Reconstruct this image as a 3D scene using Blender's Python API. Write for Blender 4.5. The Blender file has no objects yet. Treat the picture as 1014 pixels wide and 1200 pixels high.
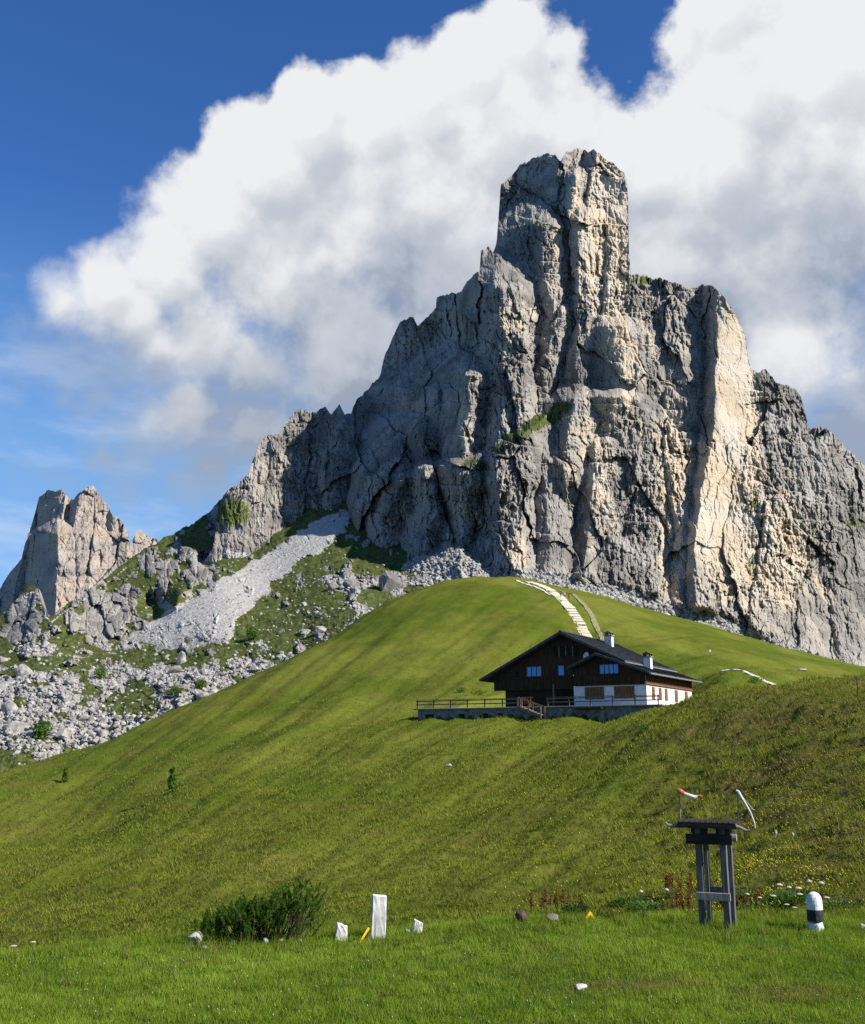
import bpy, bmesh, math, random
import numpy as np
from mathutils import Vector, Matrix
random.seed(7)
rng = np.random.default_rng(11)
D = bpy.data
SC = bpy.context.scene
COL = SC.collection

# ------------------------------------------------------------------ camera
PIT = math.atan(270 / 1200.0)
SP, CP = math.sin(PIT), math.cos(PIT)
cam = D.cameras.new('camera'); camo = D.objects.new('camera', cam); COL.objects.link(camo)
cam.sensor_fit = 'HORIZONTAL'; cam.sensor_width = 36; cam.lens = 36 * 1200 / 1014.0
cam.clip_start = 0.1; cam.clip_end = 20000
camo.location = (0, 0, 0); camo.rotation_euler = (math.pi / 2 + PIT, 0, 0)
SC.camera = camo
SC.view_settings.view_transform = 'Standard'; SC.view_settings.look = 'None'
SC.view_settings.gamma = 1; SC.view_settings.exposure = 1.0
SC.cycles.max_bounces = 4; SC.cycles.diffuse_bounces = 2; SC.cycles.glossy_bounces = 2
SC.cycles.use_denoising = False

# ------------------------------------------------------------------ sun and sky
SUN_EL, SUN_TH = math.radians(35), math.radians(25)
SD = Vector((math.cos(SUN_EL) * math.cos(SUN_TH), -math.cos(SUN_EL) * math.sin(SUN_TH), math.sin(SUN_EL)))
sun = D.lights.new('sun', 'SUN'); suno = D.objects.new('sun', sun); COL.objects.link(suno)
sun.energy = 5.0; sun.angle = math.radians(0.5); sun.color = (1.0, 0.93, 0.82)
suno.rotation_euler = SD.to_track_quat('Z', 'Y').to_euler()


class NT:
    """tiny helper for node trees"""
    def __init__(s, t): s.t = t; s.n = t.nodes; s.l = t.links
    def new(s, k, **kw):
        a = s.n.new(k)
        for q, v in kw.items(): setattr(a, q, v)
        return a
    def put(s, sock, v):
        if isinstance(v, bpy.types.NodeSocket): s.l.new(v, sock)
        elif v is not None:
            if hasattr(sock.default_value, '__len__') and len(sock.default_value) == 4 and len(v) == 3: v = (*v, 1)
            sock.default_value = v
    def m(s, op, a, b=None, c=None, clamp=False):
        x = s.new('ShaderNodeMath', operation=op); x.use_clamp = clamp
        for i, v in enumerate((a, b, c)):
            if v is not None: s.put(x.inputs[i], v)
        return x.outputs[0]
    def v(s, op, a, b=None):
        x = s.new('ShaderNodeVectorMath', operation=op)
        s.put(x.inputs[0], a)
        if b is not None: s.put(x.inputs[1], b)
        return x.outputs['Value'] if op in ('DISTANCE', 'DOT_PRODUCT', 'LENGTH') else x.outputs[0]
    def noise(s, vec, scale, detail=4, rough=0.55, dist=0.0, dim='3D'):
        x = s.new('ShaderNodeTexNoise'); x.noise_dimensions = dim
        s.put(x.inputs['Vector'], vec); x.inputs['Scale'].default_value = scale
        x.inputs['Detail'].default_value = detail; x.inputs['Roughness'].default_value = rough
        x.inputs['Distortion'].default_value = dist
        return x.outputs['Fac']
    def ss(s, v, a, b, c=0.0, d=1.0):
        x = s.new('ShaderNodeMapRange'); x.interpolation_type = 'SMOOTHSTEP'
        s.put(x.inputs[0], v)
        for i, q in enumerate((a, b, c, d)): x.inputs[i + 1].default_value = q
        return x.outputs[0]
    def mix(s, f, a, b, mode='MIX'):
        x = s.new('ShaderNodeMix'); x.data_type = 'RGBA'; x.blend_type = mode
        s.put(x.inputs[0], f); s.put(x.inputs[6], a); s.put(x.inputs[7], b)
        return x.outputs[2]
    def attr(s, name):
        return s.new('ShaderNodeAttribute', attribute_name=name).outputs['Fac']
    def mapping(s, vec, scale=(1, 1, 1), rot=(0, 0, 0)):
        x = s.new('ShaderNodeMapping'); s.put(x.inputs[0], vec)
        x.inputs['Scale'].default_value = scale; x.inputs['Rotation'].default_value = rot
        return x.outputs[0]


def pixdir(px, py):
    u = (px - 507) / 1200.0; v = (600 - py) / 1200.0
    return Vector((u, CP - v * SP, SP + v * CP)).normalized()


world = D.worlds.new('World'); SC.world = world; world.use_nodes = True
wt = world.node_tree; wt.nodes.clear(); W = NT(wt)

# cloud density as a node group of the direction: big cumulus masses + fractal noise
BLOBS = [(75, 352, 44), (130, 345, 60), (200, 322, 78), (262, 262, 82), (318, 200, 78), (372, 150, 62), (432, 150, 66),
         (500, 120, 62), (556, 85, 62), (612, 45, 52), (648, 52, 36), (600, 150, 96), (480, 240, 130), (330, 330, 130),
         (190, 410, 74), (225, 480, 70), (300, 500, 84), (400, 420, 140), (560, 330, 170), (668, 158, 50), (712, 205, 64),
         (772, 205, 68), (806, 56, 34), (846, 20, 56), (880, 100, 100), (980, 60, 110), (850, 190, 96), (960, 230, 150),
         (800, 330, 150), (930, 400, 130), (1040, 480, 120), (1150, 200, 180), (1180, 420, 200), (700, 420, 160),
         (250, 545, 40), (235, 392, 105), (165, 372, 66), (300, 430, 90)]
grp = D.node_groups.new('cloud_density', 'ShaderNodeTree')
grp.interface.new_socket('Dir', in_out='INPUT', socket_type='NodeSocketVector')
grp.interface.new_socket('Density', in_out='OUTPUT', socket_type='NodeSocketFloat')
G = NT(grp); gi = G.new('NodeGroupInput'); go = G.new('NodeGroupOutput')
gd = gi.outputs[0]
acc = None
for bx_, by_, r in BLOBS:
    c = pixdir(bx_, by_)
    dd = G.v('DISTANCE', gd, tuple(c))
    f = G.m('SUBTRACT', 1.0, G.m('MULTIPLY', dd, 1200.0 / (r * (1.10 if bx_ > 600 else 0.99))))
    f = G.m('MULTIPLY', f, min(1.0, r / 70.0) * 1.1) if r < 64 else f
    if acc is None: acc = f
    else:
        sm = G.m('SMOOTH_MAX', acc, f, 0.18); acc = sm
n1 = G.noise(gd, 5.0, 3, 0.5)
n2 = G.noise(gd, 15.0, 9, 0.56)
n3 = G.noise(gd, 70.0, 5, 0.6)
s_ = G.m('ADD', acc, G.m('MULTIPLY', G.m('SUBTRACT', n1, 0.5), 0.55))
s_ = G.m('ADD', s_, G.m('MULTIPLY', G.m('SUBTRACT', n2, 0.5), 1.15))
s_ = G.m('ADD', s_, G.m('MULTIPLY', G.m('SUBTRACT', n3, 0.5), 0.22))
G.l.new(s_, go.inputs[0])

tc = W.new('ShaderNodeTexCoord').outputs['Generated']
sky = W.new('ShaderNodeTexSky'); sky.sky_type = 'NISHITA'; sky.sun_disc = False
sky.sun_elevation = SUN_EL; sky.sun_rotation = math.atan2(SD.x, SD.y)
sky.altitude = 2200; sky.air_density = 1.0; sky.dust_density = 0.3; sky.ozone_density = 2.5


def dens(vec):
    g = W.new('ShaderNodeGroup'); g.node_tree = grp; W.put(g.inputs[0], vec); return g.outputs[0]


d0 = dens(tc)
upoff = W.v('NORMALIZE', W.v('ADD', tc, (-0.02, 0.0, 0.055)))
d1 = dens(upoff)
upoff2 = W.v('NORMALIZE', W.v('ADD', tc, (-0.08, 0.0, 0.17)))
d2 = dens(upoff2)
shade = W.m('ADD', W.m('MULTIPLY', W.ss(d1, 0.0, 1.0), 0.40), W.m('MULTIPLY', W.ss(d2, -0.05, 0.75), 0.60))
big = W.noise(tc, 3.5, 3, 0.5)
sepz = W.new('ShaderNodeSeparateXYZ'); W.put(sepz.inputs[0], tc)
shade = W.m('ADD', W.m('MULTIPLY', shade, 0.75), W.ss(sepz.outputs[2], 0.52, 0.26, -0.10, 0.42))
shade = W.m('ADD', shade, W.m('MULTIPLY', W.m('SUBTRACT', big, 0.5), 0.40), clamp=True)
shade = W.m('ADD', shade, W.m('MULTIPLY', W.m('SUBTRACT', W.noise(tc, 11.0, 8, 0.6), 0.5), 0.38), clamp=True)
wd_ = W.ss(sepz.outputs[2], 0.55, 0.27, 0.26, 1.0)
alpha = W.ss(W.m('DIVIDE', W.m('ADD', d0, 0.09), wd_), 0.0, 1.0)
rel = W.ss(W.m('SUBTRACT', d1, d0), -0.35, 0.45, -0.16, 0.18)
shade = W.m('ADD', shade, rel)
d3 = dens(W.v('NORMALIZE', W.v('ADD', tc, (-0.006, 0.0, 0.016))))
shade = W.m('ADD', shade, W.ss(W.m('SUBTRACT', d3, d0), -0.22, 0.22, -0.10, 0.22))
shade = W.m('ADD', W.m('MULTIPLY', shade, 0.74), 0.10)
for bx_, by_, r, k_ in ((935, 425, 85, -.75), (1000, 525, 80, .35), (880, 330, 110, .22), (300, 480, 130, .22), (1000, 60, 120, -.25), (480, 330, 140, .12)):
    dd = W.m('SUBTRACT', 1.0, W.m('MULTIPLY', W.v('DISTANCE', tc, tuple(pixdir(bx_, by_))), 1200.0 / r))
    shade = W.m('ADD', shade, W.ss(W.m('ADD', dd, W.m('MULTIPLY', W.m('SUBTRACT', W.noise(tc, 16.0, 7, 0.6), 0.5), 1.2)), 0.0, 0.8, 0.0, k_))
shade = W.m('ADD', shade, 0.0, clamp=True)
# dark shreds and thin veils under the big cloud
wn = W.noise(tc, 24.0, 7, 0.6)
wisp = None
for bx_, by_, r, k_ in ((118, 530, 50, 0.75), (150, 560, 60, .35), (215, 565, 60, 0.6), (60, 560, 60, .3), (185, 220, 30, .35), (60, 420, 70, .35), (110, 430, 110, .6), (170, 505, 110, .6), (235, 560, 70, .6), (116, 530, 30, .9)):
    dd = W.m('SUBTRACT', 1.0, W.m('MULTIPLY', W.v('DISTANCE', tc, tuple(pixdir(bx_, by_))), 1200.0 / r))
    f = W.m('MULTIPLY', W.ss(W.m('ADD', dd, W.m('MULTIPLY', W.m('SUBTRACT', wn, 0.5), 2.2)), 0.15, 1.0), k_)
    wisp = f if wisp is None else W.m('MAXIMUM', wisp, f)
ramp = W.new('ShaderNodeValToRGB'); W.put(ramp.inputs[0], shade)
e = ramp.color_ramp.elements
e[0].position = 0.0; e[0].color = (7.9, 8.0, 8.15, 1)
e[1].position = 1.0; e[1].color = (3.1, 3.6, 4.5, 1)
k = e.new(0.5); k.color = (5.3, 5.6, 6.2, 1)
k = e.new(0.8); k.color = (4.1, 4.6, 5.4, 1)
# thin high veil in the lower sky
veil = W.noise(W.mapping(tc, (2.5, 2.5, 9)), 2.6, 6, 0.6)
veil = W.m('MULTIPLY', W.ss(veil, 0.45, 0.75), W.ss(sepz.outputs[2], 0.5, 0.25, 0.0, 0.6))
skyc = W.mix(1.0, sky.outputs[0], (0.56, 1.05, 1.62), 'MULTIPLY')
skyc = W.mix(W.ss(sepz.outputs[2], 0.50, 0.20, 0.0, 0.62), skyc, (2.6, 4.7, 7.3))
skyc = W.mix(veil, skyc, (5.5, 6.6, 8.4))
skyc = W.mix(wisp, skyc, (3.2, 4.0, 5.2))
skyall = W.mix(alpha, skyc, ramp.outputs[0])
bg = W.new('ShaderNodeBackground'); W.put(bg.inputs[0], skyall); bg.inputs[1].default_value = 0.054
wo = W.new('ShaderNodeOutputWorld'); W.l.new(bg.outputs[0], wo.inputs[0])
world.cycles.sampling_method = 'MANUAL'; world.cycles.sample_map_resolution = 512

# ------------------------------------------------------------------ numpy noise


def _h(i, j, k, seed):
    n = (i.astype(np.int64) * 374761393 + j.astype(np.int64) * 668265263 + k.astype(np.int64) * 2147483647 + seed * 974634777) & 0xffffffff
    n = ((n ^ (n >> 13)) * 1274126177) & 0xffffffff
    n = ((n ^ (n >> 16)) * 2246822519) & 0xffffffff
    return n ^ (n >> 15)


def h01(i, j, k, seed): return (_h(i, j, k, seed) & 0xffffff) / float(0x1000000)


_GR = np.array([(1, 1, 0), (-1, 1, 0), (1, -1, 0), (-1, -1, 0), (1, 0, 1), (-1, 0, 1), (1, 0, -1), (-1, 0, -1),
                (0, 1, 1), (0, -1, 1), (0, 1, -1), (0, -1, -1)], dtype=np.float64)


def perlin(x, y, z=None, seed=0):
    if z is None: z = np.zeros_like(x)
    xi, yi, zi = np.floor(x), np.floor(y), np.floor(z)
    xf, yf, zf = x - xi, y - yi, z - zi
    u, v, w = [a * a * a * (a * (a * 6 - 15) + 10) for a in (xf, yf, zf)]
    out = 0
    for a in (0, 1):
        for b in (0, 1):
            for c in (0, 1):
                g = _GR[_h(xi + a, yi + b, zi + c, seed) % 12]
                dt = g[..., 0] * (xf - a) + g[..., 1] * (yf - b) + g[..., 2] * (zf - c)
                out = out + dt * (u if a else 1 - u) * (v if b else 1 - v) * (w if c else 1 - w)
    return out


def fbm(x, y, z=None, oct=4, seed=0, gain=0.5):
    if z is None: z = np.zeros_like(x)
    s = 0; a = 1.0
    for o in range(oct):
        s = s + a * perlin(x * 2 ** o, y * 2 ** o, z * 2 ** o, seed + o * 17); a *= gain
    return s


def facets(x, z, sx, sz, seed, tx=0.5, tz=0.2, off=1.0):
    """each Voronoi cell gets its own tilted plane: chiselled rock; returns offset and distance to crack"""
    X = x / sx; Z = z / sz
    xi, zi = np.floor(X), np.floor(Z)
    best = np.full(X.shape, 1e9); sec = np.full(X.shape, 1e9)
    val = np.zeros(X.shape)
    for a in (-1, 0, 1):
        for b in (-1, 0, 1):
            ci, cj = xi + a, zi + b; zr = np.zeros_like(ci)
            cx = ci + 0.1 + 0.8 * h01(ci, cj, zr, seed); cz = cj + 0.1 + 0.8 * h01(ci, cj, zr + 1, seed)
            dx, dz = X - cx, Z - cz
            d = dx * dx + dz * dz
            gx = (h01(ci, cj, zr + 2, seed) * 2 - 1) * tx; gz = (h01(ci, cj, zr + 3, seed) * 2 - 1) * tz
            o = (h01(ci, cj, zr + 4, seed) * 2 - 1) * off
            vv = o + gx * dx * sx + gz * dz * sz
            near = d < best
            sec = np.where(near, best, np.minimum(sec, d))
            val = np.where(near, vv, val); best = np.where(near, d, best)
    return val, np.sqrt(sec) - np.sqrt(best)


def sstep(a, b, x):
    t = np.clip((x - a) / (b - a), 0, 1); return t * t * (3 - 2 * t)


def tpix(py):
    """z/Y of the ray through image row py"""
    v = (600 - py) / 1200.0
    return (SP + v * CP) / (CP - v * SP)


def ypix(t):
    """row of slope t"""
    a = np.arctan(t) - PIT
    return 600 - 1200 * np.tan(a)


def world_at(px, py, Y):
    v = (600 - py) / 1200.0; k = CP - v * SP
    return (px - 507) / 1200.0 / k * Y, Y, (SP + v * CP) / k * Y


class TPS:
    def __init__(s, P, val, smooth=0.0):
        s.P = np.array(P, float); n = len(P)
        K = s.U(np.linalg.norm(s.P[:, None] - s.P[None], axis=2)) + smooth * np.eye(n)
        A = np.zeros((n + 3, n + 3)); A[:n, :n] = K
        A[:n, n] = 1; A[:n, n + 1:] = s.P; A[n, :n] = 1; A[n + 1:, :n] = s.P.T
        s.w = np.linalg.solve(A, np.concatenate([np.array(val, float), [0, 0, 0]]))
    @staticmethod
    def U(r): return np.where(r > 1e-9, r * r * np.log(np.maximum(r, 1e-9)), 0)
    def __call__(s, a, b):
        out = s.w[-3] + s.w[-2] * a + s.w[-1] * b
        for (p, q), w in zip(s.P, s.w[:-3]):
            r2 = (a - p) ** 2 + (b - q) ** 2
            out = out + w * 0.5 * r2 * np.log(np.maximum(r2, 1e-12))
        return out


# ------------------------------------------------------------------ object helpers

def tag(o, label=None, cat=None, group=None, kind=None):
    if label: o['label'] = label
    if cat: o['category'] = cat
    if group: o['group'] = group
    if kind: o['kind'] = kind
    return o


def mesh_np(name, V, F, mat=None, parent=None, attrs=None, smooth=False):
    me = D.meshes.new(name); V = np.asarray(V, np.float32); F = np.asarray(F, np.int32)
    n = F.shape[1]
    me.vertices.add(len(V)); me.vertices.foreach_set('co', V.ravel())
    me.loops.add(F.size); me.loops.foreach_set('vertex_index', F.ravel())
    me.polygons.add(len(F)); me.polygons.foreach_set('loop_start', np.arange(0, F.size, n, dtype=np.int32))
    me.polygons.foreach_set('loop_total', np.full(len(F), n, np.int32))
    for k, a in (attrs or {}).items():
        at = me.attributes.new(k, 'FLOAT', 'POINT'); at.data.foreach_set('value', np.asarray(a, np.float32).ravel())
    me.update(calc_edges=True)
    me.polygons.foreach_set('use_smooth', np.full(len(F), smooth, bool))
    if mat: me.materials.append(mat)
    o = D.objects.new(name, me); COL.objects.link(o)
    if parent: o.parent = parent
    return o


def empty(name, loc, rz=0.0):
    o = D.objects.new(name, None); COL.objects.link(o); o.location = loc; o.rotation_euler = (0, 0, rz)
    o.empty_display_size = 0.2
    return o


def copy_tree(o, parent=None):
    c = o.copy(); COL.objects.link(c)
    if parent: c.parent = parent
    for ch in list(o.children): copy_tree(ch, c)
    return c


class MB:
    """collects simple solids, then links them as one mesh object"""
    def __init__(s): s.bm = bmesh.new()
    def box(s, x0, x1, y0, y1, z0, z1, bev=0.0, jit=0.0):
        vs = [s.bm.verts.new((x + random.uniform(-jit, jit), y + random.uniform(-jit, jit), z + random.uniform(-jit, jit)))
              for z in (z0, z1) for y in (y0, y1) for x in (x0, x1)]
        fs = [s.bm.faces.new([vs[i] for i in q]) for q in ((0, 2, 3, 1), (4, 5, 7, 6), (0, 1, 5, 4), (2, 6, 7, 3), (0, 4, 6, 2), (1, 3, 7, 5))]
        if bev > 0:
            ed = list({e for f in fs for e in f.edges})
            bmesh.ops.bevel(s.bm, geom=ed, offset=bev, segments=1, affect='EDGES')
        return s
    def bar(s, a, b, w, h=None, up=(0, 0, 1)):
        h = h or w; a = Vector(a); b = Vector(b); d = (b - a).normalized()
        u = Vector(up)
        if abs(d.dot(u)) > 0.98: u = Vector((0, 1, 0))
        r = d.cross(u).normalized(); u = r.cross(d)
        vs = [s.bm.verts.new(p + r * sx * w / 2 + u * sz * h / 2) for p in (a, b) for sz in (-1, 1) for sx in (-1, 1)]
        for q in ((0, 2, 3, 1), (4, 5, 7, 6), (0, 1, 5, 4), (2, 6, 7, 3), (0, 4, 6, 2), (1, 3, 7, 5)): s.bm.faces.new([vs[i] for i in q])
        return s
    def tube(s, pts, rad, n=8):
        pts = [Vector(p) for p in pts]; rings = []
        rad = rad if hasattr(rad, '__len__') else [rad] * len(pts)
        for i, p in enumerate(pts):
            d = (pts[min(i + 1, len(pts) - 1)] - pts[max(i - 1, 0)]).normalized()
            u = Vector((0, 0, 1)) if abs(d.z) < 0.9 else Vector((1, 0, 0))
            r = d.cross(u).normalized(); u = r.cross(d)
            rings.append([s.bm.verts.new(p + (r * math.cos(2 * math.pi * k / n) + u * math.sin(2 * math.pi * k / n)) * rad[i]) for k in range(n)])
        for A, B in zip(rings, rings[1:]):
            for k in range(n): s.bm.faces.new([A[k], A[(k + 1) % n], B[(k + 1) % n], B[k]])
        s.bm.faces.new(rings[0][::-1]); s.bm.faces.new(rings[-1])
        return s
    def lathe(s, prof, n=20, c=(0, 0), jit=0.0):
        rings = []
        for r, z in prof:
            rings.append([s.bm.verts.new((c[0] + (r + random.uniform(-jit, jit)) * math.cos(2 * math.pi * k / n),
                                          c[1] + (r + random.uniform(-jit, jit)) * math.sin(2 * math.pi * k / n), z)) for k in range(n)])
        for A, B in zip(rings, rings[1:]):
            for k in range(n): s.bm.faces.new([A[k], A[(k + 1) % n], B[(k + 1) % n], B[k]])
        s.bm.faces.new(rings[0][::-1]); s.bm.faces.new(rings[-1])
        return s
    def prism(s, poly, y0, y1):
        """poly in the x-z plane extruded along y"""
        A = [s.bm.verts.new((x, y0, z)) for x, z in poly]; B = [s.bm.verts.new((x, y1, z)) for x, z in poly]
        n = len(poly); s.bm.faces.new(A); s.bm.faces.new(B[::-1])
        for k in range(n): s.bm.faces.new([A[k], B[k], B[(k + 1) % n], A[(k + 1) % n]])
        return s
    def rock(s, sx, sy, sz, seed, sub=2, c=(0, 0, 0), cuts=7, rough=0.10):
        r = random.Random(seed); t = bmesh.new()
        bmesh.ops.create_icosphere(t, subdivisions=sub, radius=1.0)
        pl = []
        for _ in range(cuts):
            d = Vector((r.gauss(0, 1), r.gauss(0, 1), r.gauss(0, 0.8))).normalized(); pl.append((d, r.uniform(0.5, 0.85)))
        base = len(s.bm.verts); mp = {}
        for v in t.verts:
            p = v.co.copy()
            for d, q in pl:
                e_ = p.dot(d) - q
                if e_ > 0: p -= d * e_
            p *= 1 + r.uniform(-rough, rough)
            mp[v.index] = s.bm.verts.new((p.x * sx + c[0], p.y * sy + c[1], p.z * sz + c[2]))
        for f in t.faces: s.bm.faces.new([mp[v.index] for v in f.verts])
        t.free(); return s
    def build(s, name, mat, parent=None, smooth=False, recalc=True):
        if recalc: bmesh.ops.recalc_face_normals(s.bm, faces=s.bm.faces)
        me = D.meshes.new(name); s.bm.to_mesh(me); s.bm.free()
        if smooth: me.polygons.foreach_set('use_smooth', np.full(len(me.polygons), True, bool))
        if mat: me.materials.append(mat)
        o = D.objects.new(name, me); COL.objects.link(o)
        if parent: o.parent = parent
        return o


# ------------------------------------------------------------------ materials

def newmat(name):
    m = D.materials.new(name); m.use_nodes = True; t = m.node_tree; t.nodes.clear(); n = NT(t)
    b = n.new('ShaderNodeBsdfPrincipled'); o = n.new('ShaderNodeOutputMaterial'); n.l.new(b.outputs[0], o.inputs[0])
    b.inputs['Roughness'].default_value = 0.9; b.inputs['Specular IOR Level'].default_value = 0.15
    return m, n, b


def bump(n, b, h, strength=0.5, dist=0.1):
    x = n.new('ShaderNodeBump'); n.put(x.inputs['Height'], h); x.inputs['Strength'].default_value = strength
    x.inputs['Distance'].default_value = dist; n.l.new(x.outputs[0], b.inputs['Normal'])


def simple(name, c1, c2, scale=4, stretch=(1, 1, 1), rough=0.85, bst=0.3, bd=0.01, spec=0.15, det=5):
    m, n, b = newmat(name)
    co = n.new('ShaderNodeTexCoord').outputs['Object']; v = n.mapping(co, stretch)
    f = n.noise(v, scale, det, 0.6); n.put(b.inputs['Base Color'], n.mix(n.ss(f, 0.32, 0.68), c1, c2))
    b.inputs['Roughness'].default_value = rough; b.inputs['Specular IOR Level'].default_value = spec
    if bst: bump(n, b, f, bst, bd)
    return m


def rock_mat(name, gA, gB, tanc, m=1.0, streak=0.5, bdist=0.6):
    """m scales feature size in metres"""
    M, n, b = newmat(name)
    geo = n.new('ShaderNodeNewGeometry'); P = geo.outputs['Position']
    f1 = n.noise(P, 0.035 / m, 6, 0.6); f2 = n.noise(n.mapping(P, (1, 1, 0.22)), 0.20 / m, 7, 0.65); f3 = n.noise(P, 0.9 / m, 6, 0.7)
    base = n.mix(n.ss(f1, 0.35, 0.65), gA, gB)
    base = n.mix(n.m('MULTIPLY', n.ss(f2, 0.52, 0.70), streak), base, tuple(c * 0.50 for c in gA))
    base = n.mix(n.m('MULTIPLY', n.ss(f2, 0.46, 0.30), 0.55), base, tuple(c * 1.45 for c in gB))
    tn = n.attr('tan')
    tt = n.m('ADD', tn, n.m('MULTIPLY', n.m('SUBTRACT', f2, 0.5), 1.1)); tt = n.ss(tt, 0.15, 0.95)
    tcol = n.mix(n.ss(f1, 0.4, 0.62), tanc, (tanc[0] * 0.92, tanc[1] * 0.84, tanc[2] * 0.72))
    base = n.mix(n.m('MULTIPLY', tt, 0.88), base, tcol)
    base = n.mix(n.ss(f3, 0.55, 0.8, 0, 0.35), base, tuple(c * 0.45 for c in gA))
    # rubble / scree
    rb = n.attr('rubble')
    f4 = n.noise(P, 0.35 / m, 6, 0.7)
    rcol = n.mix(n.ss(f4, 0.38, 0.62), (0.19, 0.185, 0.175), (0.34, 0.332, 0.315))
    base = n.mix(n.ss(rb, 0.35, 0.65), base, rcol)
    base = n.mix(n.m('MULTIPLY', n.ss(rb, .35, .65), n.ss(n.noise(n.mapping(P, (.05, .5, .05), (0, 0.6, 0)), 1.0, 5, .6), .5, .7, 0, .35)), base, (0.13, 0.127, 0.12))
    # turf on ledges
    gr = n.attr('grass'); nz = n.new('ShaderNodeSeparateXYZ'); n.put(nz.inputs[0], geo.outputs['Normal'])
    g = n.m('ADD', gr, n.m('MULTIPLY', n.m('SUBTRACT', n.noise(P, 0.12 / m, 6, 0.7), 0.5), 1.3))
    g = n.m('ADD', g, n.m('MULTIPLY', n.m('SUBTRACT', nz.outputs[2], 0.45), 0.5))
    gcol = n.mix(n.ss(n.noise(P, 0.25 / m, 5, 0.6), 0.35, 0.65), (0.040, 0.054, 0.014), (0.084, 0.096, 0.029))
    base = n.mix(n.ss(g, 0.45, 0.60), base, gcol)
    base = n.mix(n.ss(rb, 1.0, 1.5, 0, .8), base, n.mix(n.ss(f4, .3, .7), (0.30, 0.292, 0.275), (0.40, 0.39, 0.37)))
    n.put(b.inputs['Base Color'], base); b.inputs['Roughness'].default_value = 0.95; b.inputs['Specular IOR Level'].default_value = 0.05
    hh = n.m('ADD', n.m('MULTIPLY', f3, 0.7), n.m('MULTIPLY', f2, 0.8))
    hh = n.m('ADD', hh, n.m('MULTIPLY', n.noise(n.mapping(P, (1, 1, .5)), 2.2 / m, 4, 0.7), 0.35))
    bump(n, b, hh, 0.9, bdist * m)
    return M


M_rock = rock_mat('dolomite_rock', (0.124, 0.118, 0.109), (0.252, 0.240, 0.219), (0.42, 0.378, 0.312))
M_far = rock_mat('far_rock', (0.16, 0.15, 0.145), (0.23, 0.212, 0.20), (0.335, 0.285, 0.245), m=3.0, streak=0.3)
M_boulder = simple('pale_limestone', (0.15, 0.147, 0.14), (0.34, 0.332, 0.312), 0.6, bst=0.5, bd=0.1)
M_wood = simple('dark_weathered_wood', (0.014, 0.009, 0.006), (0.060, 0.034, 0.019), 2.0, (5, 5, 0.25), bst=0.4, bd=0.02)
M_wood_red = simple('reddish_brown_wood', (0.055, 0.022, 0.010), (0.10, 0.045, 0.02), 2.0, (4, 4, 0.3), bst=0.3, bd=0.02)
M_plank = simple('warm_brown_planks', (0.10, 0.05, 0.022), (0.19, 0.10, 0.045), 2.0, (5, 5, 0.3), bst=0.3, bd=0.02)
M_roof = simple('dark_roofing', (0.018, 0.019, 0.022), (0.05, 0.052, 0.058), 1.5, (1, 3, 1), rough=0.6, bst=0.4, bd=0.03, spec=0.3)
M_white = simple('white_render', (0.52, 0.53, 0.54), (0.64, 0.64, 0.63), 1.3, bst=0.15, bd=0.01)
M_pole = simple('grey_weathered_timber', (0.13, 0.12, 0.105), (0.26, 0.24, 0.215), 5, (6, 6, 0.5), bst=0.4, bd=0.01)
M_rail = simple('railing_timber', (0.10, 0.075, 0.055), (0.20, 0.15, 0.11), 3, (2, 2, 2), bst=0.3, bd=0.01)
M_masonry = simple('rough_grey_masonry', (0.07, 0.07, 0.07), (0.20, 0.195, 0.185), 1.6, bst=0.7, bd=0.05)
M_concrete = simple('grey_concrete', (0.14, 0.14, 0.135), (0.22, 0.22, 0.21), 2, bst=0.3, bd=0.02)
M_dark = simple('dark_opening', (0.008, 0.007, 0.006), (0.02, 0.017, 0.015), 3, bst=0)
M_frame = simple('window_frame_wood', (0.05, 0.05, 0.055), (0.09, 0.09, 0.1), 5, bst=0)
M_dish = simple('pale_metal', (0.55, 0.56, 0.58), (0.68, 0.68, 0.70), 5, rough=0.5, bst=0, spec=0.4)
M_marble = simple('white_marble', (0.33, 0.33, 0.315), (0.55, 0.55, 0.54), 3.5, bst=0.4, bd=0.01)
M_stone_grey = simple('grey_white_stone', (0.38, 0.38, 0.37), (0.62, 0.61, 0.59), 6, bst=0.6, bd=0.02)
M_stone_brown = simple('dark_brown_stone', (0.035, 0.022, 0.018), (0.085, 0.055, 0.045), 6, bst=0.6, bd=0.02)
M_stone_mid = simple('grey_brown_stone', (0.12, 0.10, 0.09), (0.22, 0.19, 0.17), 6, bst=0.6, bd=0.02)
M_yellow = simple('yellow_paint', (0.72, 0.46, 0.01), (0.85, 0.60, 0.02), 3, rough=0.5, bst=0.1, spec=0.3)
M_blackpaint = simple('black_paint', (0.012, 0.012, 0.014), (0.035, 0.035, 0.04), 10, rough=0.7, bst=0.4, bd=0.01)
M_whitepaint = simple('chipped_white_paint', (0.46, 0.48, 0.49), (0.60, 0.61, 0.62), 9, rough=0.7, bst=0.5, bd=0.01)
M_beam = simple('dark_brown_beam', (0.014, 0.011, 0.010), (0.036, 0.030, 0.027), 4, (0.6, 5, 5), bst=0.4, bd=0.01)
M_post = simple('grey_bleached_post', (0.045, 0.045, 0.046), (0.12, 0.119, 0.117), 4, (7, 7, 0.5), bst=0.5, bd=0.012)
M_metal = simple('dull_metal', (0.10, 0.09, 0.085), (0.2, 0.19, 0.18), 8, rough=0.5, bst=0, spec=0.4)
M_cloth_w = simple('white_cloth', (0.42, 0.42, 0.41), (0.55, 0.55, 0.53), 8, bst=0)
M_cloth_r = simple('red_cloth', (0.50, 0.10, 0.06), (0.62, 0.16, 0.09), 8, bst=0)
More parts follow.
